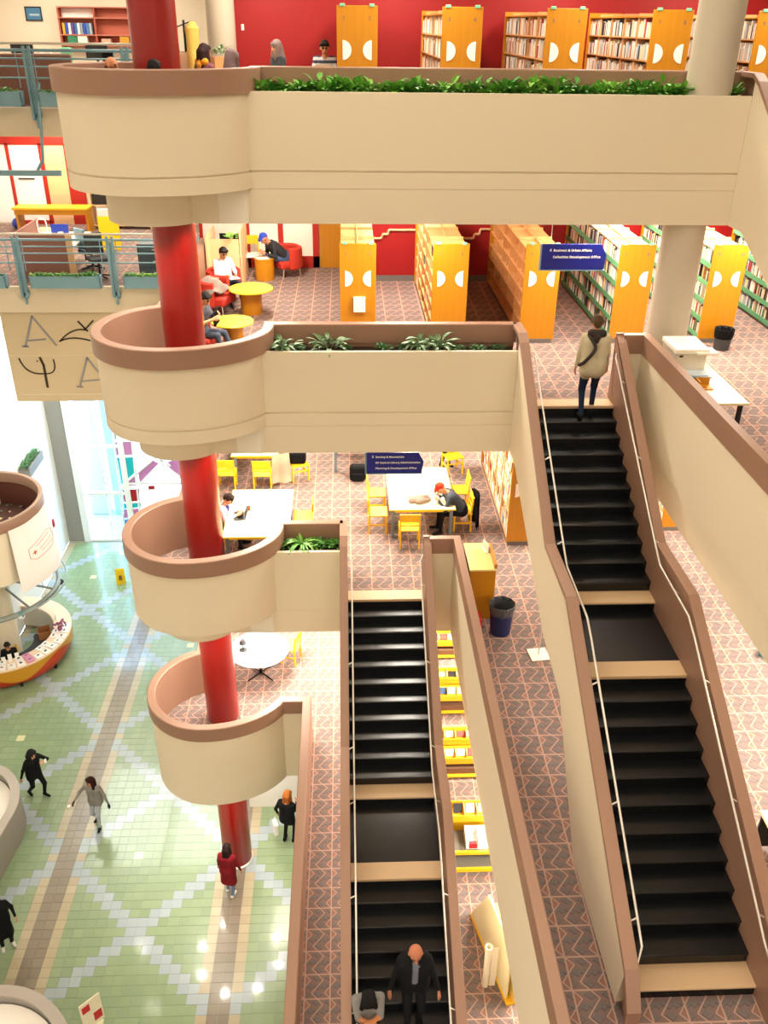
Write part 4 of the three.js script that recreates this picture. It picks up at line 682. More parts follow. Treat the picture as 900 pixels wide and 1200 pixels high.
// second floor: round table and yellow display units
{
  const Y = LEVEL[2], t = thing('round_table', 'white round table with black cross foot on the second floor', 'table', [0.72, Y, -1.5]);
  mesh('table_top', lathe([[0, 0.71], [0.68, 0.71], [0.7, 0.725], [0.7, 0.74], [0.68, 0.75], [0, 0.75]], 48), MAT.paper, t); mesh('pole', cyl(0.04, 0.7, 0, 0.02, 0, 16), MAT.black, t);
  for (let i = 0; i < 4; i++) { const a = 0.75 + i * Math.PI / 2; mesh('foot', rod([0, 0.05, 0], [0.42 * Math.cos(a), 0.02, 0.42 * Math.sin(a)], 0.022, 6, 0.014), MAT.black, t); }
  yellowChair(1.42, Y, -2.0, -1.9, 'yellow chair at the white round table'); 
  S('desk_lamp', 'small dark lamp on the white round table', 'lamp', [lathe([[0.09, 0], [0.09, 0.02], [0.012, 0.03], [0.012, 0.2], [0.09, 0.2], [0.05, 0.3], [0, 0.3]], 20)], MAT.charcoal, [0.35, Y + 0.751, -1.45]);
  const unit = (x0, x1, z, label, wide) => {
    const u = thing('display_unit', label, 'display unit', [x0, Y, z]), w = x1 - x0;
    for (const a of [0, w - 0.025]) mesh('side_panel', prismX([[0, 0], [0, 0.34], [-0.34, 0.92], [-0.5, 0.92], [-0.5, 0]], a, a + 0.025), MAT.yellow, u);
    const bays = Math.max(2, Math.round(w / 0.24));
    [[-0.42, 0.74, 0.9], [-0.2, 0.42, 0.62]].forEach(([zz, y0], r) => { mesh('tray', [box(0.02, y0, zz - 0.08, w - 0.02, y0 + 0.015, zz + 0.12)], MAT.yellow, u); mesh('tray_front', box(0.01, y0 - 0.09, zz + 0.12, w - 0.01, y0 + 0.07, zz + 0.14, 0.004), M('#f0a818', 0.4), u); mesh('tray_back', box(0.02, y0, zz - 0.09, w - 0.02, y0 + 0.2, zz - 0.075), M('#f7e39a', 0.5), u); mesh('tray_rail', box(0.01, y0 + 0.18, zz - 0.09, w - 0.01, y0 + 0.205, zz - 0.05), MAT.yellow, u);
      for (let b = 0; b <= bays; b++) mesh('divider', box(0.02 + (w - 0.05) * b / bays, y0, zz - 0.08, 0.03 + (w - 0.05) * b / bays, y0 + 0.16, zz + 0.12), M('#f7e39a', 0.5), u);
      for (let b = 0; b < bays; b++) { const k = pick(['white', 'white', 'white', 'cream', 'blue', 'red', 'black']); const o = S('booklet', `${k} booklet displayed in the ${wide}`, 'booklet', box(-0.085, 0, -0.012, 0.085, 0.2, 0.012, 0.003), pick(spineMat[k]), [x0 + 0.03 + (w - 0.05) * (b + 0.5) / bays, Y + y0 + 0.03, z + zz + 0.03], R(-0.1, 0.1), `${k} booklets of the ${wide}`); o.rotation.x = -0.9; } });
    mesh('base_shelf', box(0.0, 0.05, -0.45, w, 0.09, 0.04), M('#efb71c', 0.45), u); mesh('grille', box(0.02, 0.1, -0.4, w - 0.02, 0.24, -0.02), M('#6a4a34', 0.8), u); mesh('back_panel', box(0, 0, -0.5, w, 0.92, -0.48), MAT.yellow, u);
  };
  unit(4.6, 5.75, -1.95, 'yellow display unit farthest along the stair opening', 'yellow display unit below the stair opening, last of its row'); unit(4.6, 5.75, 0.05, 'yellow display unit third in the row below the stair opening', 'third yellow display unit'); unit(4.55, 5.75, 1.98, 'yellow display unit second in the row below the stair opening', 'second yellow display unit');
  // long low unit with a grey mat
  const u = thing('display_unit', 'low yellow display unit with grey shelf mats and white boxes, first of its row', 'display unit', [4.5, Y, 4.3]);
  mesh('upper_tray', [box(0, 0.74, -0.85, 1.2, 0.76, -0.6), box(0, 0.66, -0.6, 1.2, 0.82, -0.58), box(0, 0.76, -0.87, 1.2, 0.92, -0.85)], MAT.yellow, u); for (let b = 0; b <= 5; b++) mesh('divider', box(b * 0.238, 0.76, -0.85, b * 0.238 + 0.012, 0.9, -0.6), M('#f7e39a', 0.5), u);
  mesh('mat', box(0, 0.4, -0.6, 1.2, 0.42, -0.12), M('#6f6a5e', 0.9), u); mesh('edge_rail', box(0, 0.36, -0.12, 1.2, 0.44, -0.08), MAT.yellow, u); mesh('lower_mat', box(0, 0.1, -0.3, 1.2, 0.12, 0), M('#6f6a5e', 0.9), u); mesh('lower_rail', box(0, 0.04, 0, 1.2, 0.13, 0.04), MAT.yellow, u); mesh('side_panel', [box(0, 0, -0.87, 0.02, 0.7, -0.3), box(1.18, 0, -0.87, 1.2, 0.7, -0.3), box(0, 0, -0.87, 1.2, 0.7, -0.85)], MAT.yellow, u);
  for (let b = 0; b < 5; b++) { const k = ['white', 'black', 'white', 'cream', 'white'][b], o = S('booklet', `${k} booklet in the upper tray of the low display unit`, 'booklet', box(-0.08, 0, -0.015, 0.08, 0.17, 0.015), spineMat[k][0], [4.63 + b * 0.235, Y + 0.775, 3.6], 0, `${k} booklets of the low display unit`); o.rotation.x = -0.7; }
  { const o = thing('paper_box', 'open white box with a red printed label on the grey mat', 'box', [5.15, Y + 0.421, 3.98]); mesh('carton', [box(-0.18, 0, -0.2, 0.3, 0.02, 0.16), box(-0.18, 0, -0.2, -0.165, 0.2, 0.16), box(0.285, 0, -0.2, 0.3, 0.2, 0.16), box(-0.18, 0, -0.2, 0.3, 0.22, -0.185), box(0.05, 0, -0.2, 0.06, 0.18, 0.16)], MAT.paper, o); mesh('printed_label', box(-0.12, 0.02, 0.1, 0.02, 0.14, 0.165), MAT.redPrint, o); }
  // folded easel boards at the foot of the opening
  const e = thing('folding_board', 'tall cream folding display board leaning below the stair parapet', 'board', [5.1, Y, 6.3], 0.22); mesh('panel', prismX([[-1.1, 0.05], [0.5, 0.05], [0.5, 1.3], [-0.5, 1.3]], 0.1, 0.13), M('#f6ecc0', 0.6), e); mesh('panel', prismX([[-0.9, 0], [0.6, 0], [0.6, 1.1], [-0.4, 1.15]], 0.2, 0.23), M('#f3d873', 0.6), e); mesh('foot_rail', box(0.08, 0, -1.1, 0.25, 0.05, 0.6), MAT.yellow, e);
  S('rolled_poster', 'white rolled poster tube standing by the folding board', 'poster', [lathe([[0.05, 0], [0.06, 1.0], [0.045, 1.0], [0.04, 0.02], [0, 0.02]], 20), box(0.06, 0, -0.01, 0.16, 0.95, 0.01)], M('#efe6cf', 0.6), [5.02, Y, 6.5]);
}
// right edge of the third floor
{
  const Y = LEVEL[3], t = thing('computer_desk', 'pale desk with dark underside half hidden behind the stair wall', 'desk', [8.75, Y, 7.6]); mesh('desk_top', box(-0.5, 0.68, -0.4, 0.6, 0.72, 0.5, 0.01), MAT.paleTop, t); mesh('modesty_panel', box(-0.48, 0.1, -0.36, 0.58, 0.68, -0.33), MAT.dark, t); for (const a of [-0.45, 0.55]) mesh('leg', box(a - 0.025, 0, 0.3, a + 0.025, 0.68, 0.45), MAT.steel, t);
  S('monitor', 'grey flat monitor on the half hidden desk', 'monitor', [box(-0.2, 0.08, -0.02, 0.2, 0.36, 0.02, 0.01), box(-0.03, 0, -0.02, 0.03, 0.09, 0), box(-0.1, 0, -0.08, 0.1, 0.01, 0.08)], M('#8b8d98', 0.5), [8.5, Y + 0.72, 7.35], 0.5);
  S('crumpled_paper', 'crumpled bright paper at the edge of the half hidden desk', 'paper', (() => { const g = new THREE.IcosahedronGeometry(0.09, 2), p = g.attributes.position; for (let i = 0; i < p.count; i++) { const q = 1 + 0.35 * Math.sin(p.getX(i) * 60 + p.getY(i) * 45) * Math.cos(p.getZ(i) * 50); p.setXYZ(i, p.getX(i) * q, p.getY(i) * q, p.getZ(i) * q); } g.translate(0, 0.09, 0); g.computeVertexNormals(); return g; })(), MAT.paper, [8.62, Y + 0.72, 7.7]);
  S('spray_bottle', 'white and teal bottle standing on the far carpet', 'bottle', [lathe([[0.08, 0], [0.09, 0.18], [0.04, 0.24], [0.03, 0.32], [0, 0.32]], 20)], M('#3f7f86', 0.4), [10.2, Y, 3.1]);
}
// ---------- ground floor: information desk under the half drum ----------
{
  const C = [-8.35, -8.35], Y = GROUND, half = (pts, seg = 40) => lathe(pts, seg, -0.02, Math.PI + 0.04);
  const drum = structGroup('wall_drum', 'half-round cream planter drum with brown rim on the white wall', 'drum');
  const dp = (n, pts, m) => { const o = mesh(n, half(pts), m, drum); o.position.set(C[0], 0, C[1]); return o; };
  dp('brown_rim', [[1.84, 4.82], [1.98, 4.82], [1.98, 5.12], [1.96, 5.15], [1.86, 5.15], [1.84, 5.12], [1.84, 4.82]], MAT.brown);
  dp('inner_lining', [[1.83, 4.0], [1.85, 4.0], [1.85, 4.82], [1.83, 4.82]], M('#5e2f1e', 0.8));
  dp('cream_face', [[1.85, 3.1], [1.93, 3.1], [1.93, 4.82], [1.85, 4.82]], MAT.cream); dp('drum_base', [[0, 3.1], [1.9, 3.1], [1.9, 3.16], [0, 3.16]], MAT.ceiling);
  dp('dark_soil', [[0, 4.0], [1.84, 4.0], [1.84, 4.04], [0, 4.06]], M('#4a2b20', 1));
  for (let i = 0; i < 60; i++) { const a = R(0.1, 3.0), q = R(0.3, 1.75), p = mesh('pebble', new THREE.IcosahedronGeometry(R(0.03, 0.06), 1), pick([MAT.grey, MAT.plinth, MAT.oakPale]), drum); p.position.set(C[0] + Math.sin(a) * q, 4.06, C[1] + Math.cos(a) * q); p.scale.y = 0.6; }
  struct('column_pale', cyl(0.42, 3.1 - Y, -8.2, Y, -8.0, 32), MAT.cream, 'cream round column inside the information desk', 'column');
  // cloth banner hung on the drum
  const bp = (u, v) => { const a = 1.28 + (u - 0.5) * 0.95 * (1 + 0.05 * v), r = 1.99 + 0.16 * v + 0.02 * Math.sin(u * 7 + v * 3), y = 4.86 - 2.05 * v; return [C[0] + Math.sin(a) * r, y, C[1] + Math.cos(a) * r]; };
  const surf = (n, m, d) => { const pos = []; for (let i = 0; i < n; i++) for (let j = 0; j < m; j++) { const q = [[i, j], [i + 1, j], [i + 1, j + 1], [i, j], [i + 1, j + 1], [i, j + 1]]; for (const [a, b] of q) { const p = bp(a / n, b / m), l = Math.hypot(p[0] - C[0], p[2] - C[1]); pos.push(p[0] + (p[0] - C[0]) / l * d, p[1], p[2] + (p[2] - C[1]) / l * d); } } const g = new THREE.BufferGeometry(); g.setAttribute('position', new THREE.Float32BufferAttribute(pos, 3)); g.computeVertexNormals(); return clean(g); };
  const ban = thing('cloth_banner', 'white cloth banner with a faint red outlined emblem hanging from the drum', 'banner'); mesh('cloth', mg([surf(12, 14, 0), surf(12, 14, 0.008)]), M('#f3e9e4', 0.9), ban);
  const mark = (pts, r, m) => mesh('print', tube(pts.flatMap((p, i) => i ? Array.from({ length: 6 }, (_, k) => { const t = (k + 1) / 6, q = pts[i - 1]; return [q[0] + (p[0] - q[0]) * t, q[1] + (p[1] - q[1]) * t]; }) : [p]).map(([u, v]) => { const p = bp(u, v), l = Math.hypot(p[0] - C[0], p[2] - C[1]); return [p[0] + (p[0] - C[0]) / l * 0.014, p[1], p[2] + (p[2] - C[1]) / l * 0.014]; }), r, 5), m, ban);
  const pr = M('#c99a90', 0.8), pr2 = M('#c05a32', 0.8);
  mark([[0.24, 0.4], [0.24, 0.55], [0.36, 0.62], [0.78, 0.6], [0.88, 0.5], [0.86, 0.36], [0.72, 0.32], [0.24, 0.4]], 0.01, pr); mark([[0.4, 0.42], [0.75, 0.38]], 0.012, pr); mark([[0.45, 0.5], [0.8, 0.45]], 0.01, pr); mark([[0.5, 0.55], [0.8, 0.52]], 0.008, pr);
  mark([[0.33, 0.47], [0.37, 0.5], [0.34, 0.53]], 0.02, pr2); mark([[0.3, 0.5], [0.39, 0.495]], 0.016, pr2);
  // desk
  const d = thing('information_desk', 'round information desk with red and mustard wavy front', 'desk', [C[0], Y, C[1]]);
  mesh('front', half([[1.86, 0.1], [1.99, 0.3], [2.02, 0.62], [1.98, 0.8], [1.66, 0.8], [1.6, 0.1], [1.86, 0.1]], 64), M('#c23a1c', 0.4), d);
  { const pos = [], N = 80, top = (a) => [2.0, 0.8], wave = (a) => 0.5 + 0.2 * Math.sin(a * 4.6 + 2.4); for (let i = 0; i < N; i++) { const a = Math.PI * i / N, b = Math.PI * (i + 1) / N, pt = (t, r, y) => [Math.sin(t) * r, y, Math.cos(t) * r]; const q = [pt(a, 2.03, wave(a)), pt(b, 2.03, wave(b)), pt(b, 2.05, 0.84), pt(a, 2.05, 0.84)]; pos.push(...q[0], ...q[1], ...q[2], ...q[0], ...q[2], ...q[3]); const s = [pt(a, 1.97, wave(a)), pt(b, 1.97, wave(b))]; pos.push(...q[0], ...s[0], ...s[1], ...q[0], ...s[1], ...q[1]); } const g = new THREE.BufferGeometry(); g.setAttribute('position', new THREE.Float32BufferAttribute(pos, 3)); g.computeVertexNormals(); mesh('mustard_band', toCreasedNormals(g, 0.6), M('#c98f1c', 0.4), d); }
  mesh('counter', half([[1.5, 0.8], [2.06, 0.8], [2.07, 0.83], [2.06, 0.86], [1.5, 0.86], [1.5, 0.8]], 64), M('#f0d2b4', 0.45), d);
  mesh('inner_wall', half([[1.5, 0.05], [1.54, 0.05], [1.54, 0.8], [1.5, 0.8]], 48), M('#c9bda8', 0.6), d); for (const a of [0.5, 1.15, 1.9]) mesh('foot', lathe([[0.05, 0], [0.06, 0.1], [0.04, 0.3], [0, 0.3]], 16).translate(Math.sin(a) * 1.86, 0, Math.cos(a) * 1.86), MAT.dark, d);
  // leaflets on the counter
  let n = 0; for (let a = 0.12; a < 1.8; a += 0.148) { for (const r of [1.64, 1.91]) { if (r < 1.8 && n % 3 === 1) { n++; continue; } const k = n === 8 || n === 9 ? 'pink' : 'white'; const o = thing('leaflet_stack', k === 'pink' ? 'stack of pink leaflets on the information desk' : 'stack of white leaflets on the information desk', 'leaflets', [C[0] + Math.sin(a) * r, Y + 0.861, C[1] + Math.cos(a) * r], a + R(-0.1, 0.1), `${k} leaflets on the information desk`); mesh('sheets', box(-0.115, 0, -0.12, 0.115, R(0.015, 0.05), 0.12), k === 'pink' ? M('#d890ae', 0.7) : MAT.paper, o); const h = 0.054; mesh('printed_patch', box(-0.035, 0.0, -0.04, 0.035, h, 0.0), pick([MAT.grey, M('#b06a7c', 0.7), MAT.charcoal]), o); n++; } }
  for (const [a, s] of [[0.3, 0.2], [0.42, 0.26], [0.55, 0.24], [2.05, 0.22]]) S('card_stand', 'upright white card stand on the information desk', 'card stand', [box(-0.06, 0, -0.01, 0.06, s, 0.005), box(-0.06, 0, -0.01, 0.06, 0.01, 0.06)], MAT.paper, [C[0] + Math.sin(a) * 1.6, Y + 0.861, C[1] + Math.cos(a) * 1.6], a, 'card stands on the information desk');
  S('flower_vase', 'purple flower arrangement at the far end of the information desk', 'flowers', [lathe([[0.06, 0], [0.08, 0.1], [0.05, 0.18], [0, 0.18]], 16), ...Array.from({ length: 26 }, () => new THREE.IcosahedronGeometry(R(0.025, 0.05), 0).translate(R(-0.16, 0.16), R(0.18, 0.36), R(-0.16, 0.16)))], M('#9c5a74', 0.7), [C[0] + Math.sin(1.62) * 1.75, Y + 0.861, C[1] + Math.cos(1.62) * 1.75]);
  S('curved_bench', 'dark upholstered bench inside the information desk', 'bench', [lathe([[0.8, 0.1], [1.3, 0.1], [1.34, 0.42], [1.26, 0.5], [0.85, 0.5], [0.8, 0.42], [0.8, 0.1]], 32, 0.75, 1.3)], MAT.charcoal, [C[0], Y, C[1]]);
  S('brown_parcel', 'open brown carton behind the information desk', 'carton', [box(-0.2, 0, -0.2, 0.2, 0.02, 0.2), box(-0.2, 0, -0.2, -0.185, 0.3, 0.2), box(0.185, 0, -0.2, 0.2, 0.3, 0.2), box(-0.2, 0, -0.2, 0.2, 0.3, -0.185), box(-0.2, 0, 0.185, 0.2, 0.3, 0.2)], M('#a06a3c', 0.8), [C[0] + 1.15, Y + 0.5, C[1] - 0.25], 0.4);
  // hanging lighting ring of grey pipe
  const ring = thing('pipe_ring', 'large grey pipe ring with spotlights hung above the information desk', 'ring', [C[0], 2.02, C[1]]), pm = M('#8f9690', 0.4, { metalness: 0.3 });
  const circ = (r, y, t, n = 40) => tube(Array.from({ length: n + 1 }, (_, i) => [Math.sin(Math.PI * i / n) * r, y, Math.cos(Math.PI * i / n) * r]), t, 8);
  mesh('main_pipe', circ(1.95, 0, 0.085), pm, ring); mesh('outer_wire', circ(2.2, 0.12, 0.028), pm, ring);
  for (const a of [0.3, 0.9, 1.5, 2.1]) mesh('spoke', rod([Math.sin(a) * 0.3, 0.3, Math.cos(a) * 0.3], [Math.sin(a) * 1.95, 0, Math.cos(a) * 1.95], 0.035, 8), pm, ring);
  for (const a of [0.2, 1.3, 2.4]) mesh('suspension', rod([Math.sin(a) * 1.8, 0, Math.cos(a) * 1.8], [Math.sin(a) * 1.75, 1.06, Math.cos(a) * 1.75], 0.008, 5), pm, ring);
  for (const a of [0.72, 1.75]) { const s = mesh('spotlight', lathe([[0, 0.1], [0.06, 0.1], [0.1, -0.02], [0.085, -0.02], [0, 0.06]], 20).rotateX(a > 1 ? 0.5 : 1.2).translate(Math.sin(a) * 2.0, -0.06, Math.cos(a) * 2.0), a > 1 ? MAT.charcoal : MAT.frameWhite, ring); if (a < 1) mesh('round_badge', cyl(0.1, 0.02, 0, 0, 0, 24).rotateX(1.2).translate(Math.sin(a) * 2.02, 0.02, Math.cos(a) * 2.02 + 0.03), M('#5d97a4', 0.5), s); }
  // plant box on the white wall
  const wb = thing('wall_planter', 'grey plant box with dark foliage on the white wall', 'planter', [WALLX, 4.0, -12.8]); mesh('box', [box(0, 0, -0.75, 0.35, 0.3, 0.75), box(0.35, 0.02, -0.75, 0.38, 0.36, 0.75)], MAT.grey, wb); mesh('foliage', mg(Array.from({ length: 8 }, (_, i) => small[i % 3].clone().translate(0.17, 0.3, -0.65 + i * 0.185))), LEAF[4], wb);
}
// wet-floor sign, curved service counters, notice
{
  const t = thing('floor_sign', 'yellow folding caution sign on the blue-lit tiles', 'sign', [-5.62, GROUND, -12.5], 0.2); for (const s of [-1, 1]) { const m = mesh('panel', box(-0.16, 0, -0.01, 0.16, 0.64, 0.01, 0.008), MAT.lemon, t); m.position.z = s * 0.12; m.rotation.x = -s * 0.19; } mesh('printed_mark', box(-0.06, 0.2, 0.1, 0.06, 0.4, 0.13), M('#8a6a10', 0.6), t);
  const counter = (name, label, path, h, m2) => { const o = thing(name, label, 'counter'); mesh('outer_wall', sweep(path, [[0, 0.0], [0, h], [-0.16, h], [-0.16, 0]], GROUND), M('#9a938a', 0.5), o); mesh('rim', sweep(path, [[0.03, h], [0.03, h + 0.04], [-0.2, h + 0.04], [-0.2, h]], GROUND), M('#a59c92', 0.4), o); mesh('worktop', sweep(path, [[-0.2, h - 0.28], [-0.2, h - 0.24], [-0.95, h - 0.24], [-0.95, h - 0.28]], GROUND), M('#efe9df', 0.4), o); return o; };
  counter('service_counter', 'curved grey-rimmed service counter with white inner desk near the walking people', [[-8.3, -2.3], ...arc(-6.9, -0.75, 1.35, 1.55, -85, 15, 14), [-5.75, 1.0], [-5.95, 2.0], [-6.5, 3.0]].reverse(), 1.05);
  counter('service_counter', 'second curved grey-rimmed counter beside the red-marked notice', [[-5.4, 2.75], ...arc(-4.3, 6.7, 2.1, 2.75, -112, -42, 12), [-2.55, 5.2]].reverse(), 1.05);
  S('teal_folder', 'teal folder lying on the second curved counter', 'folder', cbox(0.3, 0.02, 0.22, 0, 0, 0), M('#5aa39a', 0.6), [-4.75, GROUND + 0.811, 4.85], 0.4);
  { const o = thing('receipt_printer', 'small black receipt printer on the white inner desk', 'printer', [-6.05, GROUND + 0.811, 0.75], 0.3); mesh('body', box(-0.12, 0, -0.14, 0.12, 0.14, 0.1, 0.02), MAT.charcoal, o); mesh('paper', box(-0.06, 0.12, -0.1, 0.06, 0.2, -0.095), MAT.paper, o); }
  const p = at(106, 1185, { y: GROUND + 1.2 }), n = thing('notice_board', 'tilted cream notice with two red squares standing at the counter end', 'notice', [p.x, GROUND, p.z], 0.75); mesh('board', box(-0.2, 0.75, -0.012, 0.24, 1.55, 0.012, 0.004), M('#eadfc4', 0.6), n); mesh('red_square', box(-0.16, 1.26, 0.012, 0.0, 1.46, 0.016), MAT.redPrint, n); mesh('red_square', box(0.04, 0.85, 0.012, 0.21, 1.1, 0.016), MAT.redPrint, n); mesh('post', rod([0.02, 0, 0], [0.02, 0.76, 0], 0.018, 8), MAT.steel, n); mesh('foot', cyl(0.16, 0.02, 0.02, 0, 0, 24), MAT.steel, n);
}
// ---------- fourth floor offices ----------
{
  const Y = LEVEL[4];
  const t = thing('long_bench', 'long yellow-topped bench in front of the red-framed doors', 'bench', [-6.0, Y, -13.0]); mesh('top', box(-1.15, 0.7, -0.3, 1.1, 0.76, 0.35, 0.01), M('#f0b41e', 0.4), t); mesh('apron', box(-1.1, 0.56, 0.28, 1.05, 0.7, 0.31), MAT.orange, t); for (const a of [-1.08, 1.0]) mesh('leg', box(a, 0, -0.25, a + 0.07, 0.7, 0.3), MAT.orange, t);
  const y = thing('yellow_notice', 'upright bright yellow panel with grey holder on top beside the bench', 'sign', [-3.8, Y, -10.6], 0.1); mesh('panel', box(-0.28, 0, -0.05, 0.28, 0.92, 0.05, 0.01), MAT.lemon, y); mesh('holder', box(-0.26, 0.92, -0.08, 0.26, 1.12, 0.04, 0.02), M('#d8d2c6', 0.5), y);
  const c = thing('office_cubicle', 'mauve office cubicle with white desk top behind the fourth floor railing', 'cubicle', [-4.55, Y, -8.4]); mesh('front_panel', box(-0.75, 0, 0.9, 0.45, 1.05, 0.96), MAT.mauve, c); mesh('trim', box(0.45, 0, 0.88, 0.6, 1.05, 0.97), MAT.oakPale, c); mesh('side_panel', box(-0.8, 0, -0.9, -0.75, 1.1, 0.96), MAT.mauve, c); mesh('desk_top', box(-0.75, 0.72, -0.9, 0.6, 0.76, 0.9), MAT.paper, c);
  S('wire_loop', 'white looped wire stand on the cubicle desk', 'stand', [tube([[-0.1, 0, 0], [-0.12, 0.4, 0], [0, 0.48, 0], [0.1, 0.4, 0], [0.1, 0, 0]], 0.018, 6, false, 0.5), box(-0.12, 0, -0.06, 0.12, 0.01, 0.06)], MAT.frameWhite, [-4.95, Y + 0.761, -8.5]);
  S('picture_frame', 'blue framed picture leaning on the cubicle desk', 'picture', [box(-0.22, 0, -0.02, 0.22, 0.3, 0.0)], MAT.blue, [-4.6, Y + 0.761, -8.75], 0.1); S('desk_tidy', 'small white desk tidy in front of the blue picture', 'desk tidy', [lathe([[0.06, 0], [0.07, 0.16], [0.06, 0.16], [0.05, 0.01], [0, 0.01]], 16)], MAT.paper, [-4.5, Y + 0.761, -8.45]);
  S('red_case', 'dark red case on the cubicle desk', 'case', box(-0.22, 0, -0.1, 0.22, 0.16, 0.1, 0.02), M('#7a1c1c', 0.6), [-5.1, Y + 0.761, -7.85]);
  const office = (x, z, turn, label, m) => { const o = thing('office_chair', label, 'chair', [x, Y, z], turn); mesh('seat', box(-0.25, 0.44, -0.24, 0.25, 0.54, 0.25, 0.04), m, o); mesh('backrest', prismX([[-0.24, 0.56], [-0.2, 0.56], [-0.24, 1.08], [-0.3, 1.08]], -0.22, 0.22, 0.015), m, o); mesh('column', cyl(0.03, 0.38, 0, 0.08, 0, 12), MAT.dark, o); for (let i = 0; i < 5; i++) mesh('foot', rod([0, 0.1, 0], [0.3 * Math.cos(i * 1.257), 0.04, 0.3 * Math.sin(i * 1.257)], 0.022, 6), MAT.dark, o); for (const s of [-1, 1]) mesh('armrest', [box(s * 0.29 - 0.025, 0.66, -0.18, s * 0.29 + 0.025, 0.7, 0.14, 0.01), box(s * 0.29 - 0.015, 0.48, -0.04, s * 0.29 + 0.015, 0.66, 0.0)], MAT.dark, o); };
  office(-3.35, -7.4, 0.5, 'charcoal office chair beside the mauve cubicle', MAT.charcoal); office(-3.75, -8.3, 2.4, 'blue-grey office chair behind the mauve cubicle', MAT.blueSteel);
  const cab = thing('filing_cabinet', 'dark blue-grey filing cabinet at the fourth floor railing', 'cabinet', [-1.85, Y, -7.4]); mesh('body', box(-0.45, 0, -0.3, 0.5, 0.9, 0.25, 0.01), M('#3d4a50', 0.5), cab); for (let i = 0; i < 3; i++) { const d = mesh('drawer', box(-0.42, 0.06 + i * 0.28, 0.25, 0.47, 0.32 + i * 0.28, 0.262), M('#46545a', 0.5), cab); mesh('handle', box(-0.08, 0.2 + i * 0.28, 0.262, 0.12, 0.22 + i * 0.28, 0.28), MAT.steel, d); }
  S('carton', 'cardboard box at the end of the bench', 'carton', [box(-0.25, 0, -0.25, 0.25, 0.45, 0.25, 0.005), box(-0.03, 0.45, -0.25, 0.03, 0.452, 0.25)], MAT.oakPale, [-5.8, Y, -11.2]); S('carton', 'low pale box on the office floor behind the railing', 'carton', [box(-0.35, 0, -0.2, 0.3, 0.3, 0.2, 0.005), box(-0.02, 0.3, -0.2, 0.02, 0.302, 0.2)], M('#e2c98e', 0.7), [-5.6, Y, -9.6]);
  S('ball', 'blue ball by the white door', 'ball', new THREE.SphereGeometry(0.17, 20, 14).translate(0, 0.17, 0), MAT.blue, [-7.3, Y, -13.4]);
  const rk = thing('book_rack', 'dark rack of boxes beyond the yellow panel', 'rack', [-4.1, Y, -13.6]); mesh('frame', [box(-0.9, 0, -0.25, -0.86, 1.5, 0.2), box(0.86, 0, -0.25, 0.9, 1.5, 0.2), ...[0.1, 0.7, 1.3].map((h) => box(-0.9, h, -0.25, 0.9, h + 0.03, 0.2))], MAT.oakPale, rk); for (const [a, h, m] of [[-0.6, 0.73, MAT.dark], [0, 0.73, MAT.plinth], [0.5, 0.73, M('#c8a060', 0.7)], [-0.4, 0.13, MAT.dark], [0.3, 1.33, MAT.charcoal], [-0.5, 1.33, MAT.paper]]) mesh('box_file', box(a - 0.22, h, -0.2, a + 0.22, h + 0.3, 0.15), m, rk);
}
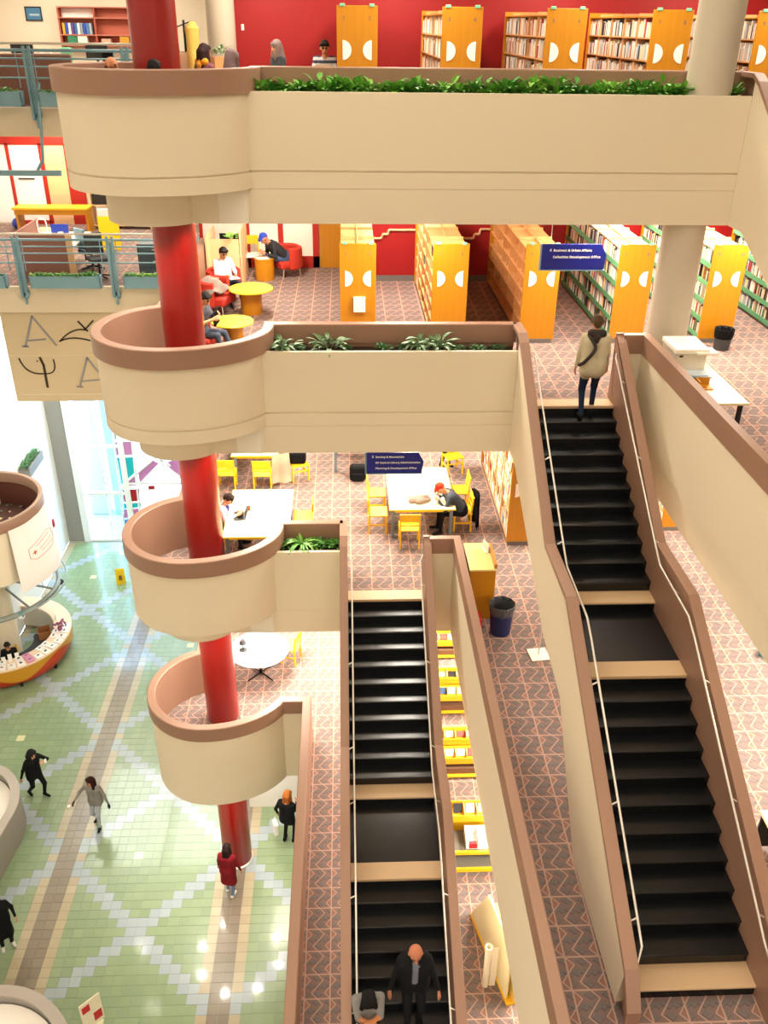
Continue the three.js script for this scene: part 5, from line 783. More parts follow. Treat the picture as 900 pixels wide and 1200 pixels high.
// ---------- fifth floor offices ----------
{
  const Y = LEVEL[5], at5 = (x, y, z) => at(x, y, { z });
  const p = at5(39, 16, -15.45), a = at5(28, 8, -15.45), b = at5(50, 25, -15.45); const pic = thing('wall_picture', 'small blue picture on the cream office wall', 'picture', [p.x, p.y, -15.48]); const w = (b.x - a.x) / 2, h = (a.y - b.y) / 2; mesh('frame', [box(-w, -h, 0, w, -h + 0.03, 0.03), box(-w, h - 0.03, 0, w, h, 0.03), box(-w, -h, 0, -w + 0.03, h, 0.03), box(w - 0.03, -h, 0, w, h, 0.03)], MAT.dark, pic); mesh('print', box(-w + 0.02, -h + 0.02, 0, w - 0.02, h - 0.02, 0.012), M('#3d7396', 0.6), pic); mesh('print_stroke', box(-w * 0.5, -h * 0.3, 0.012, w * 0.7, 0, 0.016), M('#9db6bd', 0.6), pic);
  const sh = thing('shelf_unit', 'red-brown shelf unit with coloured binders on the cream office wall', 'shelf', [-4.65, Y, -15.3]); mesh('back', box(-1.0, 1.0, -0.18, 1.3, 2.05, -0.15), M('#b5604a', 0.7), sh); for (const q of [-1, 0.05, 1.25]) mesh('upright', box(q, 0.9, -0.15, q + 0.05, 2.02, 0.12), M('#a8543e', 0.7), sh); for (const hh of [1.02, 1.3, 1.75, 2.03]) mesh('shelf', box(-1.0, hh, -0.15, 1.3, hh + 0.03, 0.14), M('#b9705a', 0.7), sh); mesh('white_panel', box(-0.94, 1.78, -0.149, 0.04, 2.02, -0.14), MAT.paper, sh);
  const bc = [['yellow', '#d8a020'], ['blue', '#2746a8'], ['white', '#e8e4dc'], ['purple', '#5a3a80'], ['blue', '#2f5f9a'], ['white', '#e8e4dc'], ['grey', '#87929c'], ['blue', '#2746a8'], ['blue', '#4a78ac'], ['grey', '#9aa4ac']]; bc.forEach(([k, c], i) => S('ring_binder', `${k} ring binder on the office shelf`, 'binder', [box(0, 0, -0.12, 0.075, 0.3, 0.1, 0.006)], M(c, 0.5), [-5.55 + i * 0.088, Y + 1.33, -15.28], 0, `${k} binders on the office shelf`));
  for (const [x, hh, c, l] of [[-5.3, 0.3, '#2f7a55', 'green box file on the office shelf'], [-5.0, 0.28, '#e0dccf', 'white box file on the office shelf'], [-3.75, 0.28, '#c8922e', 'ochre box file on the office shelf'], [-4.3, 0.2, '#c89a84', 'salmon folder stack on the office shelf']]) S('box_file', l, 'box file', [box(-0.14, 0, -0.12, 0.14, hh * 0.85, 0.1, 0.005), box(-0.05, hh * 0.5, 0.1, 0.05, hh * 0.65, 0.104)], M(c, 0.6), [x, Y + 1.051, -15.28]);
  const lowWall = thing('cubicle_wall', 'long mauve cubicle wall behind the fifth floor railing', 'cubicle'); mesh('panel', box(-7.5, Y, -7.6, -3.35, Y + 1.0, -7.52), MAT.mauve, lowWall); mesh('cap', box(-7.5, Y + 1.0, -7.62, -3.35, Y + 1.04, -7.5), M('#a98574', 0.6), lowWall);
  const dk = thing('office_desk', 'pale office desk with equipment behind the cubicle wall', 'desk', [-4.6, Y, -9.5]); mesh('top', box(-1.8, 0.74, -0.5, 2.2, 0.78, 0.4), MAT.paleTop, dk); mesh('pedestal', [box(-1.7, 0, -0.45, -1.2, 0.74, 0.35), box(1.6, 0, -0.45, 2.1, 0.74, 0.35)], MAT.oakPale, dk);
  for (const [x, l] of [[-5.0, 'small black monitor on the fifth floor desk'], [-3.2, 'wide dark screen on the fifth floor desk']]) { const o = thing('monitor', l, 'monitor', [x, Y + 0.781, -9.4], 0.2); mesh('screen', box(-0.26, 0.1, -0.02, 0.26, 0.42, 0.02, 0.01), MAT.dark, o); mesh('stand', [box(-0.03, 0, -0.02, 0.03, 0.1, 0), box(-0.12, 0, -0.1, 0.12, 0.012, 0.06)], MAT.dark, o); }
  const lamp = thing('desk_lamp', 'thin jointed desk lamp against the cream office wall', 'lamp', [-6.2, Y + 0.781, -9.4]); mesh('base', cyl(0.09, 0.03, 0, 0, 0, 20), MAT.dark, lamp); mesh('arm', tube([[0, 0.03, 0], [-0.12, 0.42, 0], [0.42, 0.28, 0]], 0.012, 6), MAT.steel, lamp); mesh('shade', lathe([[0.02, 0.06], [0.08, -0.04], [0.07, -0.04], [0.015, 0.05]], 16).translate(0.45, 0.26, 0), MAT.dark, lamp);
  for (const [x, hh, m, l] of [[-5.6, 0.2, MAT.blueSteel, 'blue-grey tray on the fifth floor desk'], [-4.4, 0.26, MAT.paper, 'white paper stack on the fifth floor desk'], [-3.9, 0.34, MAT.greenTag, 'green file holder on the fifth floor desk'], [-2.9, 0.3, MAT.black, 'black equipment box on the fifth floor desk']]) S('desk_item', l, 'office item', [box(-0.13, 0, -0.1, 0.13, hh, 0.1, 0.01), box(-0.1, hh, -0.08, 0.1, hh + 0.01, 0.08)], m, [x, Y + 0.781, -9.25], R(-0.3, 0.3));
  S('coat_tree', 'wooden coat stand with a yellow garment near the pale column', 'coat stand', [rod([0, 0, 0], [0, 1.75, 0], 0.025, 8), rod([-0.14, 1.62, 0], [0.14, 1.72, 0], 0.014, 6), ...[0, 2.1, 4.2].map((q) => rod([0, 0.25, 0], [0.25 * Math.cos(q), 0, 0.25 * Math.sin(q)], 0.018, 6))], MAT.dark, [-0.52, Y, -6.2]);
  { const g = lathe([[0.05, 1.72], [0.14, 1.6], [0.12, 1.2], [0.17, 0.8], [0.15, 0.8], [0.1, 1.2], [0.1, 1.58], [0.03, 1.7]], 18), q = g.attributes.position; for (let i = 0; i < q.count; i++) q.setX(i, q.getX(i) + 0.03 * Math.sin(q.getY(i) * 12 + q.getZ(i) * 30)); g.computeVertexNormals(); S('yellow_coat', 'yellow coat hanging on the wooden stand', 'coat', g, M('#d9b659', 0.9), [-0.36, Y, -6.15]); }
  S('carton', 'brown cardboard carton in front of the pale column', 'carton', [box(-0.25, 0, -0.2, 0.25, 0.32, 0.2, 0.005), box(-0.02, 0.32, -0.2, 0.02, 0.322, 0.2)], M('#c08f60', 0.8), [0.38, Y + 0.781, -5.1], 0.5);
  const st = thing('study_table', 'study table behind the fifth floor parapet', 'table', [1.2, Y, -5.0]); mesh('table_top', box(-1.2, 0.74, -0.5, 1.5, 0.78, 0.5, 0.01), MAT.paleTop, st); for (const u of [-1.1, 1.4]) for (const v of [-0.4, 0.4]) mesh('leg', box(u - 0.03, 0, v - 0.03, u + 0.03, 0.74, v + 0.03), MAT.greyLeg, st);
  plant('leafy_plant', broad[1], LEAF[3], 0.35, Y + 1.1, -5.15, 'dark green plant above the brown carton', undefined, 0.8);
  laptop(2.44, Y + 0.782, -4.72, Math.PI, 'silver open laptop in front of the man in a striped sweater', M('#d8c9b0', 0.4), 1.75);
  S('wall_note', 'small pale switch on the red wall', 'switch', box(-0.03, -0.06, 0, 0.03, 0.06, 0.02, 0.005), MAT.card, [0.62, Y + 1.62, -7.2]);
  S('wall_picture', 'ochre framed picture near the pale column', 'picture', [box(-0.3, -0.25, 0, 0.3, 0.25, 0.03), box(-0.25, -0.2, 0.03, 0.25, 0.2, 0.036)], M('#d9b45c', 0.6), [-0.4, Y + 2.0, -15.47]);
}
// ---------- people ----------
const v3 = { add: (a, b) => [a[0] + b[0], a[1] + b[1], a[2] + b[2]], sub: (a, b) => [a[0] - b[0], a[1] - b[1], a[2] - b[2]], mul: (a, k) => [a[0] * k, a[1] * k, a[2] * k], dot: (a, b) => a[0] * b[0] + a[1] * b[1] + a[2] * b[2], len: (a) => Math.hypot(...a), mix: (a, b, t) => [a[0] + (b[0] - a[0]) * t, a[1] + (b[1] - a[1]) * t, a[2] + (b[2] - a[2]) * t], cross: (a, b) => [a[1] * b[2] - a[2] * b[1], a[2] * b[0] - a[0] * b[2], a[0] * b[1] - a[1] * b[0]], nor: (a) => { const l = Math.hypot(...a) || 1; return [a[0] / l, a[1] / l, a[2] / l]; } };
// surface nets over a set of tapered capsules {a, b, r, s, c}
function blob(prims, cell, k, extra) {
  const lo = [1e9, 1e9, 1e9], hi = [-1e9, -1e9, -1e9];
  for (const p of prims) for (const [q, r] of [[p.a, p.r], [p.b, p.s]]) for (let i = 0; i < 3; i++) { lo[i] = Math.min(lo[i], q[i] - r - 2 * cell); hi[i] = Math.max(hi[i], q[i] + r + 2 * cell); }
  const n = [0, 1, 2].map((i) => Math.ceil((hi[i] - lo[i]) / cell) + 1), N = n[0] * n[1] * n[2], F = new Float32Array(N).fill(1e3);
  const pr = prims.map((p) => { const ba = v3.sub(p.b, p.a); return { ...p, ba, bb: Math.max(1e-9, v3.dot(ba, ba)), d: p.s - p.r }; });
  const dist = (p, x, y, z) => { const px = x - p.a[0], py = y - p.a[1], pz = z - p.a[2]; let h = (px * p.ba[0] + py * p.ba[1] + pz * p.ba[2]) / p.bb; h = h < 0 ? 0 : h > 1 ? 1 : h; const dx = px - p.ba[0] * h, dy = py - p.ba[1] * h, dz = pz - p.ba[2] * h; return Math.sqrt(dx * dx + dy * dy + dz * dz) - p.r - p.d * h; };
  const pad = k + 3 * cell;
  for (const p of pr) {                       // smooth-min each primitive into its own neighbourhood
    const i0 = [], i1 = []; for (let i = 0; i < 3; i++) { const m = Math.max(p.r, p.s) + pad; i0[i] = Math.max(0, Math.floor((Math.min(p.a[i], p.b[i]) - m - lo[i]) / cell)); i1[i] = Math.min(n[i] - 1, Math.ceil((Math.max(p.a[i], p.b[i]) + m - lo[i]) / cell)); }
    for (let z = i0[2]; z <= i1[2]; z++) for (let y = i0[1]; y <= i1[1]; y++) for (let x = i0[0]; x <= i1[0]; x++) {
      const id = x + n[0] * (y + n[1] * z), d = dist(p, lo[0] + x * cell, lo[1] + y * cell, lo[2] + z * cell), f = F[id], h = Math.max(k - Math.abs(d - f), 0) / k; F[id] = Math.min(d, f) - h * h * k * 0.25;
    }
  }
  const vid = new Int32Array(N).fill(-1), pos = [], col = [], idx = [], c = new THREE.Color();
  const S = [1, n[0], n[0] * n[1]];
  for (let z = 0; z < n[2] - 1; z++) for (let y = 0; y < n[1] - 1; y++) for (let x = 0; x < n[0] - 1; x++) {
    const o = x + S[1] * y + S[2] * z; let s = 0, cnt = 0, vx = 0, vy = 0, vz = 0;
    for (let q = 0; q < 8; q++) if (F[o + (q & 1) + (q >> 1 & 1) * S[1] + (q >> 2) * S[2]] < 0) s |= 1 << q;
    if (s === 0 || s === 255) continue;
    for (let q = 0; q < 8; q++) for (let ax = 0; ax < 3; ax++) { if (q >> ax & 1) continue; const r = q | 1 << ax; if ((s >> q & 1) === (s >> r & 1)) continue; const fa = F[o + (q & 1) + (q >> 1 & 1) * S[1] + (q >> 2) * S[2]], fb = F[o + (r & 1) + (r >> 1 & 1) * S[1] + (r >> 2) * S[2]], t = fa / (fa - fb); vx += (q & 1) + (ax === 0 ? t : 0); vy += (q >> 1 & 1) + (ax === 1 ? t : 0); vz += (q >> 2) + (ax === 2 ? t : 0); cnt++; }
    const X = lo[0] + (x + vx / cnt) * cell, Y = lo[1] + (y + vy / cnt) * cell, Z = lo[2] + (z + vz / cnt) * cell; vid[o] = pos.length / 3; pos.push(X, Y, Z);
    let best = 1e9, bc = '#fff'; for (const p of pr) { const d = dist(p, X, Y, Z) + (p.w || 0); if (d < best) { best = d; bc = p.c; } } if (extra) bc = extra(X, Y, Z, bc) || bc; c.set(bc); col.push(c.r, c.g, c.b);
  }
  for (let z = 1; z < n[2] - 1; z++) for (let y = 1; y < n[1] - 1; y++) for (let x = 1; x < n[0] - 1; x++) {
    const o = x + S[1] * y + S[2] * z;
    for (let ax = 0; ax < 3; ax++) { const a = F[o] < 0, b = F[o + S[ax]] < 0; if (a === b) continue; const u = S[(ax + 1) % 3], w = S[(ax + 2) % 3], q = [vid[o], vid[o - u], vid[o - u - w], vid[o - w]]; if (q.some((e) => e < 0)) continue; if (a) idx.push(q[0], q[1], q[2], q[0], q[2], q[3]); else idx.push(q[0], q[2], q[1], q[0], q[3], q[2]); }
  }
  const g = new THREE.BufferGeometry(); g.setAttribute('position', new THREE.Float32BufferAttribute(pos, 3)); g.setAttribute('color', new THREE.Float32BufferAttribute(col, 3)); g.setIndex(idx); g.computeVertexNormals(); return g;
}
const ik = (a, t, l1, l2, pole) => { let d = v3.sub(t, a), L = v3.len(d); const m = (l1 + l2) * 0.999; if (L > m) { d = v3.mul(d, m / L); L = m; t = v3.add(a, d); } const u = v3.nor(d), x = (l1 * l1 - l2 * l2 + L * L) / (2 * L), h = Math.sqrt(Math.max(0, l1 * l1 - x * x)); let p = v3.sub(pole, v3.mul(u, v3.dot(pole, u))); p = v3.nor(p); return [v3.add(a, v3.add(v3.mul(u, x), v3.mul(p, h))), t]; };
const skinMat = new THREE.MeshPhysicalMaterial({ vertexColors: true, roughness: 0.85, specularIntensity: 0.35 });
// o: pos, turn, hip [x,y,z], lean [x,z] of the torso over its height, hands/feet targets in the body's own frame (x to its left hand side, z forwards)
function person(o) {
  const H = (o.h ?? 1.72) / 1.72, C = { skin: '#c98d6b', top: '#777', sleeve: o.top, pants: '#2d3f5c', shoe: '#222', hair: '#2a1a12', ...o.c }; C.sleeve = (o.c && o.c.sleeve) || C.top;
  const t = thing('person', o.label, 'person', o.pos, o.turn ?? 0);
  const hip = o.hip ?? [0, 0.93, 0], lean = o.lean ?? [0, 0.02], up = v3.nor([lean[0], 0.5, lean[1]]), sh = o.twist ?? 0, fat = o.fat ?? 1;
  const chest = v3.add(hip, v3.mul(up, 0.38)), neck = v3.add(hip, v3.mul(up, 0.53)), nod = o.nod ?? 0.1, yaw = o.look ?? 0;
  const hf = v3.nor([Math.sin(yaw) * Math.cos(nod), -Math.sin(nod), Math.cos(yaw) * Math.cos(nod)]);     // face direction
  const hu = v3.nor(v3.sub(v3.nor(v3.add(up, v3.mul([hf[0], 0, hf[2]], Math.sin(nod)))), v3.mul(hf, v3.dot(v3.nor(v3.add(up, v3.mul([hf[0], 0, hf[2]], Math.sin(nod)))), hf)))), hs = v3.cross(hu, hf);
  const headC = v3.add(neck, v3.add(v3.mul(hu, 0.14), v3.mul(hf, 0.025)));
  const hp = (a, b, c) => v3.add(headC, v3.add(v3.mul(hs, a), v3.add(v3.mul(hu, b), v3.mul(hf, c))));
  const body = [], P = (a, b, r, s, c, w) => body.push({ a, b, r, s, c, w });
  const sx = [Math.cos(sh), 0, -Math.sin(sh)];
  const fwd = [Math.sin(sh), 0, Math.cos(sh)];
  for (const s of [-1, 1]) {
    P(v3.add(hip, v3.add(v3.mul(sx, s * 0.085), [0, 0.02, 0])), v3.add(chest, v3.mul(sx, s * 0.085)), 0.1 * fat, 0.112 * fat, C.top);
    P(v3.add(chest, v3.mul(sx, s * 0.06)), v3.add(v3.add(neck, v3.mul(up, -0.07)), v3.mul(sx, s * 0.13)), 0.1, 0.062, C.top);
    P(v3.add(hip, v3.add(v3.mul(sx, s * 0.08), [0, -0.04, -0.01])), v3.add(hip, v3.add(v3.mul(sx, s * 0.08), [0, 0.03, -0.01])), 0.112 * fat, 0.105 * fat, o.long ? C.top : C.pants);
    if (o.long) P(v3.add(hip, v3.mul(sx, s * 0.07)), v3.add(hip, v3.add(v3.mul(sx, s * 0.09), [0, -o.long, 0.0])), 0.12, 0.125, C.top, -0.03);
  }
  if (o.long) P(v3.add(hip, [0, 0.02, 0]), v3.add(hip, [0, -o.long + 0.01, 0]), 0.125, 0.135, C.top, -0.03);
  if (o.shirt) P(v3.add(chest, v3.add(v3.mul(fwd, 0.092), v3.mul(up, 0.06))), v3.add(hip, v3.add(v3.mul(fwd, 0.085), [0, 0.1, 0])), 0.045, 0.05, o.shirt, -0.012);
  P(v3.add(neck, v3.mul(up, -0.03)), hp(0, -0.07, -0.02), 0.056, 0.052, C.skin);
  const hands = [], feet = [];
  for (const [s, key] of [[1, 'L'], [-1, 'R']]) {
    const shd = v3.add(v3.add(neck, v3.mul(up, -0.075)), v3.mul(sx, s * 0.185)), ht = (o['hand' + key]) ?? v3.add(hip, [s * 0.27, -0.07, 0.06]);
    const [el, wr] = ik(shd, ht, 0.28, 0.25, o['elbow' + key] ?? [s * 0.5, -0.3, -0.8]);
    P(shd, el, 0.056, 0.043, C.sleeve); P(el, wr, 0.042, 0.029, o.bare ? C.skin : C.sleeve); if (o.bare) P(shd, v3.mix(shd, el, 0.75), 0.06, 0.052, C.sleeve, -0.006);
    hands.push([s, el, wr]);
    const hj = v3.add(hip, [s * 0.09, -0.05, 0]), ft = (o['foot' + key]) ?? [s * 0.1, 0.08, 0];
    const [kn, an] = ik(hj, ft, 0.43, 0.42, o['knee' + key] ?? [s * 0.1, 0.1, 1]);
    P(hj, kn, 0.088 * Math.min(1.1, fat), 0.058, C.pants); P(kn, an, 0.056, 0.04, C.pants);
    const toe = o['toe' + key] ?? [s * 0.03, -0.045, 0.15]; P(v3.add(an, [0, -0.035, -0.03]), v3.add(an, toe), 0.042, 0.034, C.shoe); feet.push(an);
  }
  if (o.pack) P(v3.add(chest, v3.mul(fwd, -0.15)), v3.add(hip, v3.add(v3.mul(fwd, -0.16), [0, 0.12, 0])), 0.0, 0.0, C.top);
  const parts = [blob(body.filter((p) => p.r > 0), 0.019, 0.035, o.paint && ((x, y, z, c) => o.paint(x, y, z, c, { hip, chest, neck, C })))];
  // head with nose, ears, jaw, brows, eyes and mouth
  const hd = [], Q = (a, b, r, s, c, w) => hd.push({ a, b, r, s, c, w });
  Q(hp(0, 0.035, -0.02), hp(0, 0.02, -0.035), 0.092, 0.088, C.skin); Q(hp(0, 0.0, 0.02), hp(0, -0.065, 0.035), 0.07, 0.045, C.skin); Q(hp(0, 0.005, 0.085), hp(0, -0.03, 0.105), 0.012, 0.017, C.skin);
  for (const s of [-1, 1]) { Q(hp(s * 0.088, 0.01, -0.01), hp(s * 0.09, -0.025, -0.005), 0.018, 0.012, C.skin); Q(hp(s * 0.034, 0.012, 0.078), hp(s * 0.034, 0.012, 0.08), 0.009, 0.009, '#4a382f', -0.0005); Q(hp(s * 0.02, 0.034, 0.083), hp(s * 0.05, 0.034, 0.075), 0.007, 0.006, C.hair === 'none' ? '#8a6a55' : C.hair, -0.002); }
  Q(hp(-0.022, -0.062, 0.079), hp(0.022, -0.062, 0.079), 0.008, 0.008, '#9c5a50', -0.002); Q(hp(0, -0.07, -0.02), v3.mix(hp(0, -0.07, -0.02), neck, 0.7), 0.05, 0.054, C.skin);
  parts.push(blob(hd, 0.009, 0.018));
  // hands with five fingers
  for (const [s, el, wr] of hands) {
    const d = v3.nor(v3.sub(wr, el)); let n = o.palm ?? [-s, 0, 0]; n = v3.nor(v3.sub(n, v3.mul(d, v3.dot(n, d)))); const w = v3.cross(n, d), pt = (a, b, c) => v3.add(wr, v3.add(v3.mul(w, a), v3.add(v3.mul(d, b), v3.mul(n, c)))), q = [], hc = o.glove ?? C.skin;
    q.push({ a: v3.mix(el, wr, 0.8), b: wr, r: 0.031, s: 0.027, c: o.bare ? C.skin : C.sleeve });
    [-0.03, -0.01, 0.011, 0.031].forEach((u, i) => { q.push({ a: pt(u * 0.6, 0.01, 0), b: pt(u, 0.085, 0), r: 0.016, s: 0.013, c: hc }); const L = [0.03, 0.037, 0.034, 0.026][i], k1 = pt(u * 1.05, 0.085 + L, 0.012), k2 = pt(u * 1.05, 0.085 + L * 1.75, 0.034); q.push({ a: pt(u, 0.085, 0), b: k1, r: 0.0105, s: 0.0095, c: hc }, { a: k1, b: k2, r: 0.0095, s: 0.008, c: hc }); });
    const th = w[2] * 1 >= 0 ? 1 : -1; q.push({ a: pt(th * 0.02, 0.025, 0.005), b: pt(th * 0.045, 0.06, 0.02), r: 0.014, s: 0.011, c: hc }, { a: pt(th * 0.045, 0.06, 0.02), b: pt(th * 0.05, 0.092, 0.032), r: 0.011, s: 0.009, c: hc });
    parts.push(blob(q, 0.006, 0.008));
  }
  const g = mergeGeometries(parts); g.scale(H, H, H); const m = mesh('body', g, skinMat, t);
  // hair or head covering
  const hr = [], A = (a, b, r, s) => hr.push({ a, b, r, s, c: '#fff' }), st = o.hair ?? 'short', hm = new THREE.MeshPhysicalMaterial({ color: C.hair, roughness: 0.75, specularIntensity: 0.4 }), dn = (q, dx, dy, dz) => [q[0] + dx * hs[0] + dz * hf[0], q[1] - dy, q[2] + dx * hs[2] + dz * hf[2]]; let nm = 'hair';
  if (st === 'short') { A(hp(0, 0.062, -0.03), hp(0, 0.03, -0.055), 0.088, 0.084); A(hp(-0.05, 0.085, 0.04), hp(0.05, 0.085, 0.04), 0.038, 0.038); A(hp(-0.075, 0.03, -0.02), hp(0.075, 0.03, -0.02), 0.035, 0.035); A(hp(0, -0.02, -0.08), hp(0, 0.02, -0.08), 0.05, 0.06); }
  if (st === 'long') { A(hp(0, 0.062, -0.03), hp(0, 0.02, -0.06), 0.095, 0.09); A(hp(-0.05, 0.085, 0.035), hp(0.05, 0.085, 0.035), 0.04, 0.04); for (const s of [-1, 1]) { A(hp(s * 0.075, 0.03, -0.02), dn(hp(s * 0.08, 0, -0.02), s * 0.02, 0.2, 0.0), 0.04, 0.036); A(hp(s * 0.04, 0, -0.09), dn(hp(s * 0.04, 0, -0.08), s * 0.01, 0.22, -0.02), 0.06, 0.052); } }
  if (st === 'scarf') { nm = 'headscarf'; A(hp(0, 0.055, -0.03), hp(0, 0.02, -0.05), 0.105, 0.1); A(hp(-0.06, 0.06, 0.03), hp(0.06, 0.06, 0.03), 0.05, 0.05); for (const s of [-1, 1]) A(hp(s * 0.08, 0.02, 0.01), hp(s * 0.05, -0.13, 0.05), 0.04, 0.05); A(hp(0, -0.05, -0.08), hp(0, -0.24, -0.07), 0.09, 0.13); }
  if (st === 'cap') { nm = 'cap'; A(hp(0, 0.07, -0.025), hp(0, 0.05, -0.04), 0.09, 0.092); A(hp(-0.04, 0.07, 0.07), hp(0.04, 0.07, 0.07), 0.03, 0.03); A(hp(-0.04, 0.06, 0.12), hp(0.04, 0.06, 0.12), 0.018, 0.018); }
  if (st === 'hood') { nm = 'hood'; A(hp(0, 0.05, -0.035), hp(0, 0.0, -0.06), 0.105, 0.1); A(hp(0, -0.08, -0.07), hp(0, -0.14, -0.08), 0.08, 0.11); A(hp(-0.07, 0.07, 0.02), hp(0.07, 0.07, 0.02), 0.045, 0.045); for (const s of [-1, 1]) A(hp(s * 0.085, 0.03, 0), hp(s * 0.07, -0.1, 0.03), 0.035, 0.04); }
  if (st === 'fringe') { A(hp(0, -0.02, -0.085), hp(0, -0.05, -0.07), 0.035, 0.03); for (const s of [-1, 1]) A(hp(s * 0.085, 0.0, -0.05), hp(s * 0.06, -0.02, -0.085), 0.02, 0.02); }
  if (hr.length) { const hg = blob(hr, 0.012, 0.03); hg.deleteAttribute('color'); hg.scale(H, H, H); mesh(nm, hg, hm, m); }
  if (o.collar) { const cg = blob([{ a: v3.add(neck, v3.add(v3.mul(sx, -0.09), v3.mul(fwd, -0.05))), b: v3.add(neck, v3.add(v3.mul(sx, 0.09), v3.mul(fwd, -0.05))), r: 0.065, s: 0.065, c: '#fff' }, { a: v3.add(neck, [0, -0.06, -0.1]), b: v3.add(neck, [0, -0.12, -0.12]), r: 0.06, s: 0.03, c: '#fff' }], 0.014, 0.03); cg.deleteAttribute('color'); cg.scale(H, H, H); mesh('hood', cg, M(o.collar, 0.9), m); }
  return { t, hip, chest, neck, hp, hands, H };
}
const seat = (h = 0.46) => ({ hip: [0, h + 0.1, 0], footL: [0.12, 0.08, 0.46], footR: [-0.12, 0.08, 0.46] });
// man going up to the fourth floor (seen from behind)
{
  const y1 = LEVEL[4] - RISE, y0 = LEVEL[4] - 2 * RISE;
  const p = person({ label: 'man in a beige jacket and jeans with a shoulder bag, climbing the staircase', pos: [6.98, y1, 1.3], turn: Math.PI - 0.12, h: 1.76, c: { top: '#bcb194', pants: '#1c2940', shoe: '#1c1c20', hair: '#4a3622', skin: '#b98563' }, footL: [0.1, 0.08, -0.06], footR: [-0.09, 0.09, 0.16], handL: [0.27, 0.8, 0.08], handR: [-0.26, 0.85, 0.14], fat: 1.16, long: 0.1, nod: 0.25, collar: '#2b211c' });
  const b = thing('shoulder_strap', 'dark strap crossing the back of the man in the beige jacket', 'strap', [6.98, y1, 1.3], Math.PI - 0.12); mesh('strap_band', tube([[0.13, 1.44, 0.06], [0.12, 1.45, -0.08], [0.02, 1.28, -0.165], [0.16, 1.05, -0.155], [0.24, 0.95, -0.06]], 0.028, 8, false, 0.5), M('#2a1f19', 0.8), b);
}
// couple coming down the lower staircase
{
  const i = 6, y = LEVEL[3] - 2 - i * RISE, z = ZLOW + (i - 0.5) * GOING;
  person({ label: 'bald man in a black suit and grey shirt descending the staircase', pos: [3.72, y, z], turn: 0.02, h: 1.76, c: { top: '#121214', pants: '#131315', shoe: '#0b0b0b', skin: '#b47458', hair: '#6a5040' }, hair: 'none', shirt: '#6f7280', fat: 1.34, long: 0.08, handL: [0.34, 0.84, 0.18], handR: [-0.34, 0.86, 0.12], footL: [0.09, 0.08, 0.02], footR: [-0.09, -0.09, 0.32], nod: 0.35 });
  const j = 7, y2 = LEVEL[3] - 2 - j * RISE, z2 = ZLOW + (j - 0.5) * GOING;
  person({ label: 'dark-haired woman in a grey T-shirt with folded arms on the staircase', pos: [3.06, y2, z2 + 0.06], turn: 0.08, h: 1.6, c: { top: '#7c7975', sleeve: '#7c7975', pants: '#1d1f26', shoe: '#222', skin: '#b97850', hair: '#0e0b0a' }, hair: 'long', bare: true, palm: [0, 0, -1], handL: [-0.06, 1.12, 0.26], handR: [0.07, 1.09, 0.25], elbowL: [0.7, -0.5, 0.1], elbowR: [-0.7, -0.5, 0.1], footR: [-0.09, -0.09, 0.3], nod: 0.95, fat: 1.05 });
}
